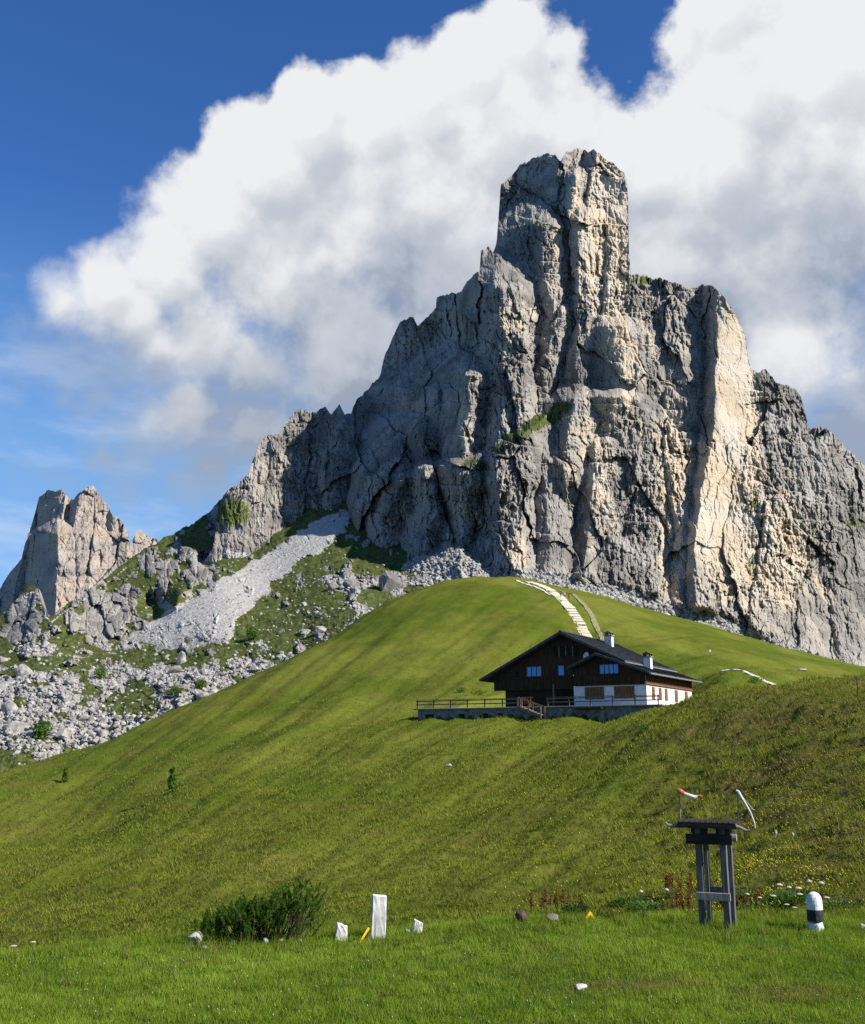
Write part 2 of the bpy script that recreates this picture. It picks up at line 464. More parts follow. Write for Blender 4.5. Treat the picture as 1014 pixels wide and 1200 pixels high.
M_slab = simple('pale_path_slab', (0.40, 0.37, 0.28), (0.55, 0.51, 0.40), 1.2, bst=0.3, bd=0.03)
M_gravel = simple('trodden_gravel', (0.09, 0.10, 0.04), (0.24, 0.22, 0.14), 1.8, bst=0.5, bd=0.05)
M_gravel_w = simple('pale_gravel', (0.34, 0.32, 0.27), (0.50, 0.48, 0.42), 1.8, bst=0.5, bd=0.05)
M_bark = simple('rough_bark', (0.05, 0.035, 0.025), (0.11, 0.08, 0.055), 10, (1, 1, .3), bst=0.5, bd=0.01)
M_skin = simple('skin', (0.45, 0.28, 0.20), (0.5, 0.32, 0.23), 5, bst=0)
M_glass, n, b = newmat('window_glass')
b.inputs['Base Color'].default_value = (0.045, 0.10, 0.23, 1); b.inputs['Roughness'].default_value = 0.12  # blue put into the mirror colour to stand for reflected sky
b.inputs['Metallic'].default_value = 0.9; b.inputs['Specular IOR Level'].default_value = 1.0; b.inputs['IOR'].default_value = 2.2


def leaf_mat(name, c1, c2, trans=0.3, use_tint=True):
    m = D.materials.new(name); m.use_nodes = True; t = m.node_tree; t.nodes.clear(); n = NT(t)
    P = n.new('ShaderNodeNewGeometry').outputs['Position']
    f = n.attr('tint') if use_tint else n.noise(P, 3, 3)
    c = n.mix(f, c1, c2)
    c = n.mix(n.ss(n.attr('dry'), 0.0, 1.0), c, (0.20, 0.15, 0.055))
    a = n.new('ShaderNodeBsdfDiffuse'); bb = n.new('ShaderNodeBsdfTranslucent'); mx = n.new('ShaderNodeMixShader')
    n.put(a.inputs[0], c); n.put(bb.inputs[0], n.mix(1.0, c, (1.15, 1.25, 0.6), 'MULTIPLY')); mx.inputs[0].default_value = trans
    n.l.new(a.outputs[0], mx.inputs[1]); n.l.new(bb.outputs[0], mx.inputs[2])
    o = n.new('ShaderNodeOutputMaterial'); n.l.new(mx.outputs[0], o.inputs[0])
    return m


M_blade = leaf_mat('meadow_grass', (0.078, 0.138, 0.012), (0.215, 0.300, 0.040), 0.4)
M_tuft = leaf_mat('hill_grass', (0.074, 0.101, 0.012), (0.184, 0.212, 0.030), 0.36)
M_needle = leaf_mat('pine_needles', (0.030, 0.070, 0.010), (0.115, 0.200, 0.035), 0.4)
M_leafy = leaf_mat('broad_leaves', (0.035, 0.075, 0.018), (0.09, 0.15, 0.04), 0.3)
M_umbel = simple('cream_blossom', (0.28, 0.28, 0.21), (0.38, 0.38, 0.30), 20, bst=0)
M_yflower = simple('yellow_blossom', (0.45, 0.36, 0.02), (0.6, 0.5, 0.03), 20, bst=0)
M_rust = leaf_mat('rusty_dock', (0.09, 0.035, 0.015), (0.16, 0.07, 0.03), 0.2)

# ground material of the grass hill
M_ground, n, b = newmat('turf')
P = n.new('ShaderNodeNewGeometry').outputs['Position']
fa = n.noise(P, 0.030, 5, 0.55); fb = n.noise(P, 0.16, 6, 0.6); fc = n.noise(P, 1.3, 6, 0.7)
c = n.mix(n.ss(fa, 0.38, 0.62), (0.062, 0.087, 0.009), (0.108, 0.121, 0.019))
c = n.mix(n.ss(n.noise(P, 0.055, 4, 0.6), 0.50, 0.66, 0, 0.5), c, (0.046, 0.074, 0.007))
c = n.mix(n.ss(fb, 0.50, 0.70, 0, 0.60), c, (0.118, 0.098, 0.024))
c = n.mix(n.ss(fc, 0.40, 0.75, 0, 0.5), c, (0.030, 0.042, 0.005))
c = n.mix(n.attr('rub'), c, n.mix(n.ss(fc, .3, .7), (0.055, 0.040, 0.018), (0.10, 0.078, 0.032)))
c = n.mix(n.attr('lawn'), c, n.mix(n.ss(fc, .3, .7), (0.035, 0.065, 0.010), (0.065, 0.11, 0.018)))
n.put(b.inputs['Base Color'], c); b.inputs['Specular IOR Level'].default_value = 0.02
bump(n, b, n.m('ADD', fc, n.m('MULTIPLY', n.noise(P, 6, 5, 0.7), 0.4)), 0.8, 0.12)

# ------------------------------------------------------------------ the grass hill (height field)
HP = [  # (px, Y, py)
    (-400, 45, 1140), (-400, 90, 1060), (-400, 140, 1020), (-400, 230, 1050), (-400, 400, 1010),
    (-150, 58, 1115), (-150, 95, 1040), (-150, 140, 985), (-150, 165, 975), (-150, 230, 992), (-150, 400, 960),
    (0, 55, 1105), (0, 75, 1048), (0, 100, 1000), (0, 130, 952), (0, 170, 912), (0, 230, 930), (0, 300, 905), (0, 430, 880),
    (100, 190, 880), (100, 250, 905), (100, 110, 985), (200, 45, 1100), (200, 75, 1005), (200, 115, 935), (200, 160, 875), (200, 215, 835), (200, 280, 868), (200, 400, 850),
    (300, 240, 790), (300, 300, 825), (300, 180, 830), (450, 38, 1098), (450, 62, 1000), (450, 95, 925), (450, 130, 868), (450, 200, 780), (450, 285, 709), (450, 345, 745), (450, 440, 745),
    (570, 150, 828), (570, 310, 675), (570, 370, 705), (570, 450, 715), (510, 300, 686), (540, 240, 722),
    (620, 33, 1088), (620, 55, 1000), (620, 85, 912), (620, 110, 868), (600, 130, 852), (620, 190, 790), (640, 320, 682), (640, 380, 700),
    (500, 133, 856), (500, 160, 830), (700, 160, 826), (700, 128, 848), (760, 126, 836), (790, 140, 832), (690, 225, 745), (660, 265, 703),
    (740, 100, 846), (800, 90, 826), (850, 28, 1084), (850, 45, 985), (850, 65, 888), (850, 82, 822), (850, 120, 822), (830, 150, 818),
    (930, 80, 812), (930, 125, 816), (1014, 26, 1084), (1014, 40, 968), (1014, 56, 868), (1014, 78, 806), (1014, 125, 815), (1150, 26, 1080), (1150, 45, 920), (1150, 76, 802), (1150, 130, 806),
    (850, 170, 788), (900, 165, 800), (800, 200, 778), (850, 260, 755), (960, 230, 790), (1014, 280, 790), (760, 300, 720), (760, 380, 714), (850, 380, 738), (930, 390, 762), (1014, 390, 782),
    (760, 450, 722), (1014, 460, 792), (1250, 30, 1060), (1250, 80, 808), (1250, 250, 800), (1250, 450, 800), (700, 340, 696), (700, 420, 700)]
_tps = TPS([(p / 320.0, math.log(Y) * 1.6) for p, Y, q in HP], [q / 100.0 for p, Y, q in HP], 2e-4)


def ground_raw(x, y, micro=True):
    x = np.asarray(x, float); y = np.asarray(y, float)
    y = np.maximum(y, 2.0); ly = np.log(y)
    px = 507 + x / y * 1214
    py = _tps(px / 320.0, ly * 1.6) * 100
    zh = tpix(py) * y
    edge = 20.9 + 0.6 * np.sin(px / 160.0 + 0.5) - 1.2 * np.clip((420 - px) / 420, 0, 1.5) + 0.2 * np.clip((px - 700) / 300, -1, 1)
    lipz = tpix(np.interp(px, [0, 150, 300, 450, 560, 650, 750, 850, 957, 1014], [1114, 1109, 1103, 1095, 1085, 1078, 1076, 1079, 1088, 1087])) * 20.9
    zf = -3.55 + (lipz + 3.55) * sstep(14, 20.5, y) + 0.05 * np.sin(x * 0.9) * np.sin(y * 0.7) + 0.10 * np.clip((14 - y), 0, 10) * 0.5
    w = sstep(0, 6.5, y - edge)
    # keep the far side just under the line of sight of the lip before the hill shows
    z = zf * (1 - w) + zh * w
    if micro:
        q = ly * 390 - px * 1.0
        far = sstep(26, 60, y)
        z = z + far * (0.0066 * np.minimum(y, 165)) * fbm(q / 75, (px * .4 + ly * 300) / 420, oct=4, seed=3)
        z = z + far * 0.45 * fbm(x / 13, y / 16, oct=3, seed=31)
        a = sstep(22, 30, y)
        rb_ = 1 + 0.9 * sstep(700, 800, px) * (1 - sstep(90, 130, y))
        ca, sa = math.cos(0.5), math.sin(0.5)
        z = z + a * 0.20 * rb_ * fbm((x * ca - y * sa) / 3.2, (x * sa + y * ca) / 1.5, oct=4, seed=5, gain=0.6)
    return z


PAD = (8.69, 146.5)       # chalet origin
CA, SA = math.cos(math.radians(-30)), math.sin(math.radians(-30))
BASEZ = 4.6


def chalet_local(x, y):
    dx, dy = x - PAD[0], y - PAD[1]
    return dx * CA + dy * SA, -dx * SA + dy * CA


def ground(x, y, micro=True):
    z = ground_raw(x, y, micro)
    lx, ly_ = chalet_local(np.asarray(x, float), np.asarray(y, float))
    # level the pad under the chalet and terrace
    m = sstep(-9.4, -8.9, lx) * (1 - sstep(25, 29, lx)) * sstep(-4.9, -4.5, ly_) * (1 - sstep(21, 26, ly_))
    return z * (1 - m) + (BASEZ - 0.25) * m


def cast(px, py, y0=10, y1=430):
    """first hit of the ray through a photo point with the grass hill"""
    Y = np.exp(np.linspace(math.log(y0), math.log(y1), 4000))
    x, _, z = world_at(px, py, Y)
    g = ground(x, Y, False)
    i = np.argmax(z < g)
    if not (z < g).any(): i = len(Y) - 1
    yy = float(Y[i]); xx = float(x[i])
    return xx, yy, float(ground(np.array([xx]), np.array([yy]))[0])


def gz(x, y): return float(ground(np.array([x]), np.array([y]))[0])


pxs = np.arange(-520, 1560, 3.2)
lys = np.concatenate([np.linspace(math.log(7), math.log(22), 150)[:-1], np.linspace(math.log(22), math.log(470), 560)])
PX, LY = np.meshgrid(pxs, lys)
Yg = np.exp(LY); Xg = (PX - 507) / 1214 * Yg
Zg = ground(Xg, Yg)
lawn = 1 - sstep(19.5, 22.5, Yg)
rub = sstep(620, 950, PX + 120 * fbm(Xg / 12, Yg / 12, oct=3, seed=8)) * (1 - sstep(80, 110, Yg)) * (1 - lawn) * 0.6 + 0.3 * sstep(0.1, 0.5, fbm(Xg / 9, Yg / 9, oct=3, seed=9)) * (1 - sstep(50, 120, Yg)) * (1 - lawn)
nr, nc = PX.shape
ii = np.arange(nr * nc).reshape(nr, nc)
F = np.stack([ii[:-1, :-1], ii[:-1, 1:], ii[1:, 1:], ii[1:, :-1]], -1).reshape(-1, 4)
hill = mesh_np('hillside', np.stack([Xg, Yg, Zg], -1).reshape(-1, 3), F, M_ground, attrs={'lawn': lawn, 'rub': np.clip(rub, 0, 1)}, smooth=True)
tag(hill, 'green grassy hill rising from the lawn to a rounded top', kind='structure')

# ------------------------------------------------------------------ rock reliefs


def interp(px, tab): t = np.array(tab, float); return np.interp(px, t[:, 0], t[:, 1])


def relief(name, px0, px1, step, top, bottom, depth, mat, rows, attrs_fn, jag=3.0, seed=1, back=0.7, nback=14):
    cols = np.arange(px0, px1, step)
    tp = interp(cols, top)
    jn = fbm(cols / 11.0, cols * 0, oct=4, seed=seed, gain=0.6) * jag
    tp = tp + jn
    bt = interp(cols, bottom)
    yk = np.linspace(tp.min(), bt.max(), rows)[:, None]
    PY = np.minimum(np.maximum(yk, tp[None]), bt[None]); PXX = np.repeat(cols[None], rows, 0)
    Y = depth(PXX, PY)
    X, _, Z = world_at(PXX, PY, Y)
    # back side: shares the crest, falls away behind
    vb = np.linspace(0, 1, nback)[:, None][1:] ** 1.5
    Zt, Yt, Xt = Z[0], Y[0], X[0]
    drop = (Zt - Z[-1])[None] * vb
    Xb = np.repeat(Xt[None], nback - 1, 0); Zb = Zt[None] - drop; Yb = Yt[None] + drop * back + 1.5
    Yb = np.maximum(Yb, 0)
    A = np.stack([np.concatenate([Xb[::-1], X]), np.concatenate([Yb[::-1], Y]), np.concatenate([Zb[::-1], Z])], -1)
    PXa = np.concatenate([np.repeat(cols[None], nback - 1, 0), PXX]); PYa = np.concatenate([np.repeat(tp[None], nback - 1, 0), PY])
    nr, nc = PXa.shape; ii = np.arange(nr * nc).reshape(nr, nc)
    F = np.stack([ii[:-1, :-1], ii[1:, :-1], ii[1:, 1:], ii[:-1, 1:]], -1).reshape(-1, 4)
    at = attrs_fn(PXa, PYa, A)
    pf = PYa.reshape(-1)[F]; frow = np.repeat(np.arange(nr - 1), nc - 1)
    rowh = (bt.max() - tp.min()) / (rows - 1)
    clipped = (PYa <= np.concatenate([tp[None]] * nr) + 1e-6).reshape(-1)[F].sum(1)
    F = F[(frow < nback) | ((pf.max(1) - pf.min(1) > 1e-6) & ~((clipped >= 2) & (pf.max(1) - pf.min(1) > 5 * rowh)))]
    return mesh_np(name, A.reshape(-1, 3), F, mat, attrs=at)


TOP = [(200, 700), (228, 680), (250, 640), (256, 594), (262, 580), (275, 570), (290, 556), (300, 530), (310, 512), (326, 508), (340, 490), (348, 479), (362, 484),
       (380, 478), (388, 484), (398, 474), (404, 484), (412, 486), (418, 468), (432, 455), (446, 440), (452, 412), (462, 392), (470, 376), (484, 371),
       (490, 382), (500, 372), (511, 362), (512, 348), (525, 344), (540, 342), (552, 325), (562, 318), (564, 292), (572, 288), (578, 296), (582, 286),
       (585.5, 240), (587, 216), (600, 206), (608, 196), (622, 186), (640, 180), (652, 182), (657, 187), (664, 178), (684, 174), (700, 178), (716, 190),
       (732, 203), (736, 222), (737, 290), (739.5, 320), (760, 324), (790, 330), (808, 340), (822, 333), (838, 336), (850, 350), (864, 372), (874, 395),
       (876.5, 420), (880, 432), (890, 436), (898, 432), (908, 448), (926, 452), (938, 462), (948, 500), (962, 502), (972, 502), (985, 520), (1000, 532),
       (1014, 545), (1060, 570), (1150, 640), (1250, 730), (1400, 790)]
FOOT = [(200, 700), (230, 690), (250, 660), (265, 642), (310, 648), (350, 640), (392, 604), (408, 645), (440, 672), (490, 655), (540, 640), (575, 668), (612, 670), (625, 668), (700, 681),
        (780, 703), (850, 725), (930, 757), (1014, 788), (1400, 860)]
L1 = [(380, 640), (430, 600), (490, 548), (545, 548), (600, 522), (665, 470), (700, 462), (760, 470), (820, 560)]
# (knots (px,py), offset, left slope, right slope, half plateau px, top, bottom, upper?)
BUT = [
    ([(655, 185), (652, 250), (640, 290), (625, 340), (615, 400)], 2, .95, 1.6, 0, 170, 420, 1),
    ([(675, 212), (668, 260), (660, 290)], -7, 1.4, 1.8, 1.5, 208, 300, 1),
    ([(697, 185), (690, 240), (690, 300), (700, 400)], -5, 2.6, .42, 0, 170, 410, 1),
    ([(645, 272), (650, 330), (655, 370), (640, 430)], -13, .9, 1.4, 6, 268, 440, 1),
    ([(682, 258), (684, 330), (686, 400)], -16, 2.0, 1.2, 5, 255, 405, 1),
    ([(714, 268), (712, 330), (706, 395)], -14, 1.7, .6, 1, 262, 400, 1),
    ([(594, 335), (598, 400), (602, 470), (596, 540)], -17, 1.3, 1.9, 13, 333, 560, 1),
    ([(553, 440), (547, 500), (538, 545)], -16, 1.2, .9, 5, 436, 560, 1),
    ([(513, 455), (512, 472)], -3, 1.2, 1.2, 2, 453, 474, 1),
    ([(499, 508), (497, 550)], -8, 1.2, 1.2, 3, 505, 560, 1),
    ([(483, 375), (470, 420), (440, 470), (425, 520), (410, 600)], 62, 1.0, .5, 0, 360, 640, 1),
    ([(525, 345), (515, 400), (505, 470), (480, 560)], 30, 1.1, .4, 0, 330, 600, 1),
    ([(565, 300), (560, 350), (570, 430)], 8, 1.1, .4, 0, 290, 520, 1),
    ([(748, 330), (752, 400), (752, 470), (748, 520)], -3, .9, .35, 9, 320, 540, 1),
    ([(792, 335), (788, 400), (794, 470), (800, 560)], -5, 1.3, .5, 12, 322, 600, 1),
    ([(842, 350), (839, 430), (834, 500), (828, 560), (812, 640), (815, 720)], -18, 1.9, .42, 0, 333, 760, 1),
    ([(724, 395), (722, 450)], -20, 1.1, 1.1, 8, 388, 458, 1),
    ([(690, 398), (684, 430)], -16, 1.1, 1.1, 5, 396, 440, 1),
    ([(905, 440), (903, 520), (915, 600), (905, 690)], 8, .8, 1.1, 6, 428, 720, 1),
    ([(932, 455), (935, 520), (950, 600), (965, 700)], 12, 1.0, 1.0, 5, 445, 760, 1),
    ([(965, 503), (980, 580), (1000, 680), (1015, 760)], 10, 1.1, .8, 4, 490, 800, 1),
    ([(1020, 540), (1040, 640), (1060, 760)], 12, 1.0, .8, 5, 530, 820, 1),
    ([(1100, 600), (1130, 760)], 14, 1.0, .8, 5, 560, 850, 1),
    ([(902, 600), (893, 660), (884, 720)], -12, 1.8, .55, 3, 588, 740, 0),
    ([(930, 650), (940, 750)], -6, 1.0, .7, 6, 640, 780, 0),
    ([(868, 590), (862, 650)], -2, 1.5, 1.5, 3, 585, 670, 0),
    ([(578, 585), (588, 630), (590, 672)], -5, .8, .8, 3, 580, 700, 0),
    ([(609, 592), (607, 672)], -10, .6, 2.2, 2, 588, 700, 0),
    ([(470, 560), (455, 600), (440, 660)], -5, .9, 1.0, 3, 556, 700, 0),
    ([(425, 592), (418, 640)], 3, .9, 1.4, 4, 588, 670, 0),
    ([(505, 560), (505, 600), (490, 650)], -4, .9, 1.2, 4, 556, 700, 0),
    ([(545, 600), (530, 650)], -2, .9, 1.0, 4, 590, 700, 0),
    ([(640, 520), (650, 600), (655, 690)], -5, .7, .8, 8, 500, 720, 0),
    ([(703, 530), (692, 600), (686, 690)], -12, 1.3, .6, 1, 522, 720, 0),
    ([(680, 475), (668, 530)], -12, .9, .8, 5, 468, 560, 0),
    ([(745, 500), (757, 600), (748, 700)], -9, .9, .7, 14, 480, 730, 0),
    ([(790, 560), (802, 640), (798, 730)], -9, 1.1, .5, 3, 540, 760, 0),
    ([(722, 640), (727, 715)], -11, 1.0, .8, 7, 636, 740, 0),
    ([(855, 670), (872, 750)], -6, .9, .7, 8, 660, 790, 0),
    ([(985, 700), (1000, 790)], -3, .9, .7, 8, 680, 820, 0),
]
BACK = [([(348, 480), (342, 540), (322, 640)], 0, .9, .8, 3), ([(318, 512), (302, 570), (290, 640)], -8, .9, .5, 4), ([(398, 476), (385, 560)], -4, 1.0, .9, 4),
        ([(275, 575), (262, 610), (255, 650)], -16, .6, .6, 6), ([(375, 480), (366, 550)], 2, 1, 1, 2)]


def ridge_depth(px, py, kn, off, aL, aR, w, mpp=0.43):
    kn = np.array(kn, float)
    rx = np.interp(py, kn[:, 1], kn[:, 0])
    u = (px - rx)
    u = np.where(u > w, u - w, np.where(u < -w, u + w, 0.0)) * mpp
    return off + aL * np.maximum(0, -u) + aR * np.maximum(0, u)


def yaw_(PX): return 0.16 * np.maximum(0, PX - 640) + 0.46 * np.clip(590 - PX, 0, 185)


def mtn_depth(PX, PY):
    x0, _, z0 = world_at(PX, PY, 500.0)
    # warped coordinates so that ridges are not ruled lines
    wx = PX + 7 * fbm(x0 / 30, z0 / 45, oct=4, seed=21) + 2.2 * fbm(x0 / 7, z0 / 12, oct=3, seed=22)
    wy = PY + 9 * fbm(x0 / 34, z0 / 34, oct=4, seed=23)
    foot = interp(PX, FOOT)
    R = 430 + (690 - PY) * 0.27 + yaw_(PX) - 16 * np.clip(1 - (foot - PY) / 85, 0, 1) ** 2 * sstep(400, 460, PX)
    l1 = interp(wx, L1)
    fade = sstep(395, 440, PX) * (1 - sstep(690, 790, PX))
    up = 27 * fade * sstep(0, 13, l1 - wy)
    upm = sstep(-4, 16, l1 - wy)
    best = R + up + 14 + upm * (0.43 * 0.9 * np.maximum(0, 535 - PX) + 26 * (1 - sstep(680, 740, PX)))
    for kn, off, aL, aR, w, t, bo, upper in BUT:
        lm_ = 1.9 if (kn[0][0] < 720 or aL > 1.6) else (1.1 if kn[0][0] < 880 else 1.7)
        d = R + ridge_depth(wx, wy, kn, off * 1.6, aL * lm_, aR + (1.2 if kn[0][0] < 590 else 0), w)
        d = d + (up if upper else 0)
        d = d + np.maximum(0, t - wy) * 1.1 + np.maximum(0, wy - bo) * 0.4
        best = np.minimum(best, d)
    # the massif ends on the left; beyond lies the recessed flank
    best = best + np.maximum(0, 428 - PX) * 1.4 * sstep(440, 400, PX)
    bk = 563 + (640 - PY) * 0.42
    bb = bk + 10
    for kn, off, aL, aR, w in BACK:
        bb = np.minimum(bb, bk + ridge_depth(wx, wy, kn, off, aL * 1.6, aR, w))
    bb = bb + np.maximum(0, PX - 400) * 0.4
    best = np.minimum(best, bb)
    # chiselled detail
    xx = x0 + 3 * fbm(x0 / 12, z0 / 12, oct=3, seed=40); zz = z0 + 5 * fbm(x0 / 15, z0 / 15, oct=3, seed=41)
    xx = xx + 0.12 * zz
    f0, c0 = facets(xx + 40, zz, 44, 95, 7, .30, .12, 5)
    f1, c1 = facets(xx, zz, 20, 46, 1, .48, .18, 3.4)
    f2, c2 = facets(xx + 100, zz, 7, 20, 2, .42, .15, 1.0)
    f3, c3 = facets(xx, zz + 50, 2.8, 8, 3, .60, .25, .6)
    f4, c4 = facets(xx, zz, 1.3, 3.0, 4, .7, .4, .35)
    smooth_face = np.exp(-((wx - np.interp(wy, [350, 480, 640], [862, 860, 838])) / 30.) ** 2) * sstep(345, 380, PY) * (1 - sstep(600, 690, PY))
    k = 1 - 0.75 * smooth_face
    br = sstep(-.28, .22, fbm(x0 / 48, z0 / 75, oct=3, seed=60))
    k2 = k * (.62 + .65 * br)
    d = best + k * (f0 + f1) + (.65 + .6 * br) * k * f2 + k2 * f3 + k2 * f4 + (.4 + 1.6 * br) * np.exp(-c1 / .04) * k + 1.2 * np.exp(-c0 / .015) * k + .8 * np.exp(-c2 / .05) * k2 + .25 * np.exp(-c3 / .08) * k2
    d = d + 1.3 * k2 * fbm(x0 / 3.0, z0 / 5, oct=4, seed=44, gain=.65) + (1.1 + 1.1 * br) * k * np.abs(fbm(x0 / 3.2, z0 / 26, oct=4, seed=45, gain=.6))
    # bedding: faces stand upright, ledges break back
    for hz, amp, sd in ((8.5, .42, 48), (3.1, .26, 53)):
        zq = z0 + .10 * x0 + 5 * fbm(x0 / 40, z0 / 40, oct=3, seed=sd)
        fr_ = zq / hz - np.floor(zq / hz)
        mk_ = sstep(-.25, .35, fbm(x0 / 18, z0 / 14, oct=3, seed=sd + 1)) * k2
        d = d - amp * hz * (fr_ - .5) * mk_
    d = d + 0.9 * fbm(x0 / 30, z0 / 2.2, oct=2, seed=46) * (1 - sstep(200, 260, PY))
    # talus below the foot
    fy = wy - foot
    bl_ = sstep(-6, 10, fy) * sstep(400, 430, PX)
    tal = foot * 0 + 430 + (690 - foot) * 0.27 + yaw_(PX) - 20 - np.maximum(0, fy) * 0.85
    tal = tal + f3 * 1.6 + f4 * 2 + 1.2 * np.exp(-c3 / .1) + 2.5 * fbm(x0 / 9, z0 / 6, oct=4, seed=49)
    return d * (1 - bl_) + tal * bl_


TAN = [(770, 600, 130, 160, .16), (690, 300, 60, 120, .22), (910, 650, 60, 100, .2), (712, 235, 26, 50, 1.0), (700, 330, 30, 60, .45), (722, 340, 12, 60, .9), (672, 240, 8, 35, .8), (645, 330, 20, 70, .45), (594, 380, 18, 50, .5), (862, 470, 22, 150, 1.3),  # tan rock; the broad blobs also paint a sunlit cream on right-facing walls
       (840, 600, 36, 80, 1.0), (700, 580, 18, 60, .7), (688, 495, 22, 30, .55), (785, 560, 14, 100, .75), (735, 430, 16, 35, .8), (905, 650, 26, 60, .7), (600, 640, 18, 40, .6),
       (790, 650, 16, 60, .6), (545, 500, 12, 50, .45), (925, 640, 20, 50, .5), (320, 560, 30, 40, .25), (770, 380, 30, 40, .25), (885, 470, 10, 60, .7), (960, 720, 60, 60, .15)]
GRS = [(655, 480, 14, 7, .5), (625, 500, 14, 7, .5), (585, 527, 16, 7, .5), (640, 492, 24, 9, .55), (605, 512, 22, 9, .55), (560, 545, 26, 9, .5), (520, 562, 24, 8, .5), (755, 328, 22, 6, .7), (885, 592, 9, 12, .6), (880, 660, 8, 16, .5), (955, 540, 30, 20, .05), (870, 700, 18, 20, .25),
       (930, 690, 30, 40, .12), (1004, 612, 26, 14, .5), (350, 600, 60, 40, .28), (255, 605, 30, 22, .5), (280, 600, 20, 20, .3), (620, 300, 20, 20, .12), (330, 510, 30, 20, .1), (660, 475, 12, 6, .6)]


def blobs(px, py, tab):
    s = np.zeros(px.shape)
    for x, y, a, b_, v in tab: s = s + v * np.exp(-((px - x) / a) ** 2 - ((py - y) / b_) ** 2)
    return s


def mtn_attrs(px, py, A):
    foot = interp(px, FOOT)
    x, z = A[..., 0], A[..., 2]
    fy = py - foot + 9 * fbm(x / 14, z / 14, oct=3, seed=50)
    xx = x + 3 * fbm(x / 12, z / 12, oct=3, seed=40); zz = z + 5 * fbm(x / 15, z / 15, oct=3, seed=41); xx = xx + .12 * zz
    fa_, _ = facets(xx + 100, zz, 7, 20, 2, 0, 0, .28); fb_, _ = facets(xx, zz + 50, 2.8, 8, 3, 0, 0, .2)
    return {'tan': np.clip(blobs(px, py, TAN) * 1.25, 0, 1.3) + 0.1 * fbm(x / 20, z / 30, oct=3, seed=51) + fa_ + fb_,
            'grass': blobs(px, py, GRS) * 1.9 - 0.2 - 1.2 * sstep(-6, 4, fy) * sstep(420, 450, px), 'rubble': sstep(-4, 6, fy)}


MTN_BOT = [(x, y + (70 if x > 400 else 20)) for x, y in FOOT]
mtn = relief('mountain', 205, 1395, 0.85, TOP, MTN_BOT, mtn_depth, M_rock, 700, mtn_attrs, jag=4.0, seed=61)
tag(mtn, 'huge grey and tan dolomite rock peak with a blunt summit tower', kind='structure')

# far mountain on the left
TOPF = [(-260, 800), (-120, 760), (-60, 745), (-20, 715), (0, 690), (12, 670), (25, 655), (33, 625), (38, 612), (46, 582), (56, 574), (66, 576), (72, 573), (80, 584), (86, 585), (96, 575),
        (104, 571), (110, 569), (118, 582), (126, 592), (132, 604), (142, 610), (150, 622), (152, 642), (156, 632), (163, 620), (170, 624), (176, 630), (184, 633), (200, 655), (300, 720), (400, 760)]
BUTF = [([(76, 580), (70, 640), (64, 760)], 0, 1.0, 1.3, 0, 540, 900), ([(92, 582), (87, 622), (84, 640)], -35, 2.2, .35, 0, 570, 634), ([(68, 626), (66, 700), (62, 760)], -75, 1.6, .30, 0, 626, 900),
        ([(134, 605), (134, 650)], -30, 1.0, .5, 2, 600, 660), ([(30, 640), (15, 700)], 60, .9, .9, 0, 600, 900), ([(163, 622), (160, 660)], 60, 1, .6, 1, 600, 800)]


def far_depth(PX, PY):
    x0, _, z0 = world_at(PX, PY, 1800.0)
    wx = PX + 2.0 * fbm(x0 / 50, z0 / 80, oct=4, seed=121); wy = PY + 3 * fbm(x0 / 70, z0 / 70, oct=4, seed=122)
    R = 1750 + (760 - PY) * 0.9
    best = R + 90
    for kn, off, aL, aR, w, t, bo in BUTF:
        d = R + ridge_depth(wx, wy, kn, off, aL * 1.7, aR, w, 1.5) + np.maximum(0, t - wy) * 5 + np.maximum(0, wy - bo) * 4
        best = np.minimum(best, d)
    f1, c1 = facets(x0, z0, 40, 90, 11, .3, .1, 6); f2, c2 = facets(x0, z0, 16, 40, 12, .3, .15, 2); f3, _ = facets(x0, z0, 6, 12, 13, .25, .2, .6)
    bed = fbm(x0 / 120, z0 / 9, oct=3, seed=127)
    return best + f1 + f2 + f3 + 2 * bed + 5 * np.exp(-c1 / .05) + 1.5 * np.exp(-c2 / .06) + 3 * fbm(x0 / 12, z0 / 16, oct=4, seed=128, gain=.6)


def far_attrs(px, py, A):
    return {'tan': 0.62 + 0.5 * fbm(A[..., 0] / 60, A[..., 2] / 40, oct=3, seed=130), 'grass': px * 0 - 1.0, 'rubble': px * 0}


far = relief('far_mountain', -255, 395, 0.7, TOPF, [(-260, 900), (400, 900)], far_depth, M_far, 380, far_attrs, jag=2.2, seed=71)
tag(far, 'distant pinkish rock mountain with two blunt towers at the left edge', kind='structure')

# rocky slope with the scree tongue, between the grass hill and the cliffs
SP_ = [(-300, 1000, 230), (-300, 860, 330), (-300, 780, 470), (0, 960, 250), (0, 900, 285), (0, 850, 325), (0, 800, 375), (0, 765, 430), (0, 720, 540), (100, 930, 262), (100, 860, 315), (100, 800, 365), (100, 765, 415),
       (60, 725, 465), (150, 720, 480), (150, 670, 560), (200, 640, 590), (235, 615, 600), (265, 580, 625), (200, 890, 280), (200, 800, 345), (200, 760, 400), (260, 700, 455), (330, 650, 528), (395, 612, 550), (420, 590, 578),
       (300, 840, 305), (300, 740, 395), (290, 650, 545), (400, 770, 335), (400, 700, 412), (400, 660, 480), (450, 740, 350), (450, 690, 425), (480, 660, 468), (540, 700, 405), (540, 655, 445), (620, 700, 405), (620, 660, 470), (480, 600, 560),
       (230, 655, 550), (180, 700, 490)]
_sl = TPS([(a / 100., b_ / 100.) for a, b_, c in SP_], [c / 100. for a, b_, c in SP_], 1e-3)
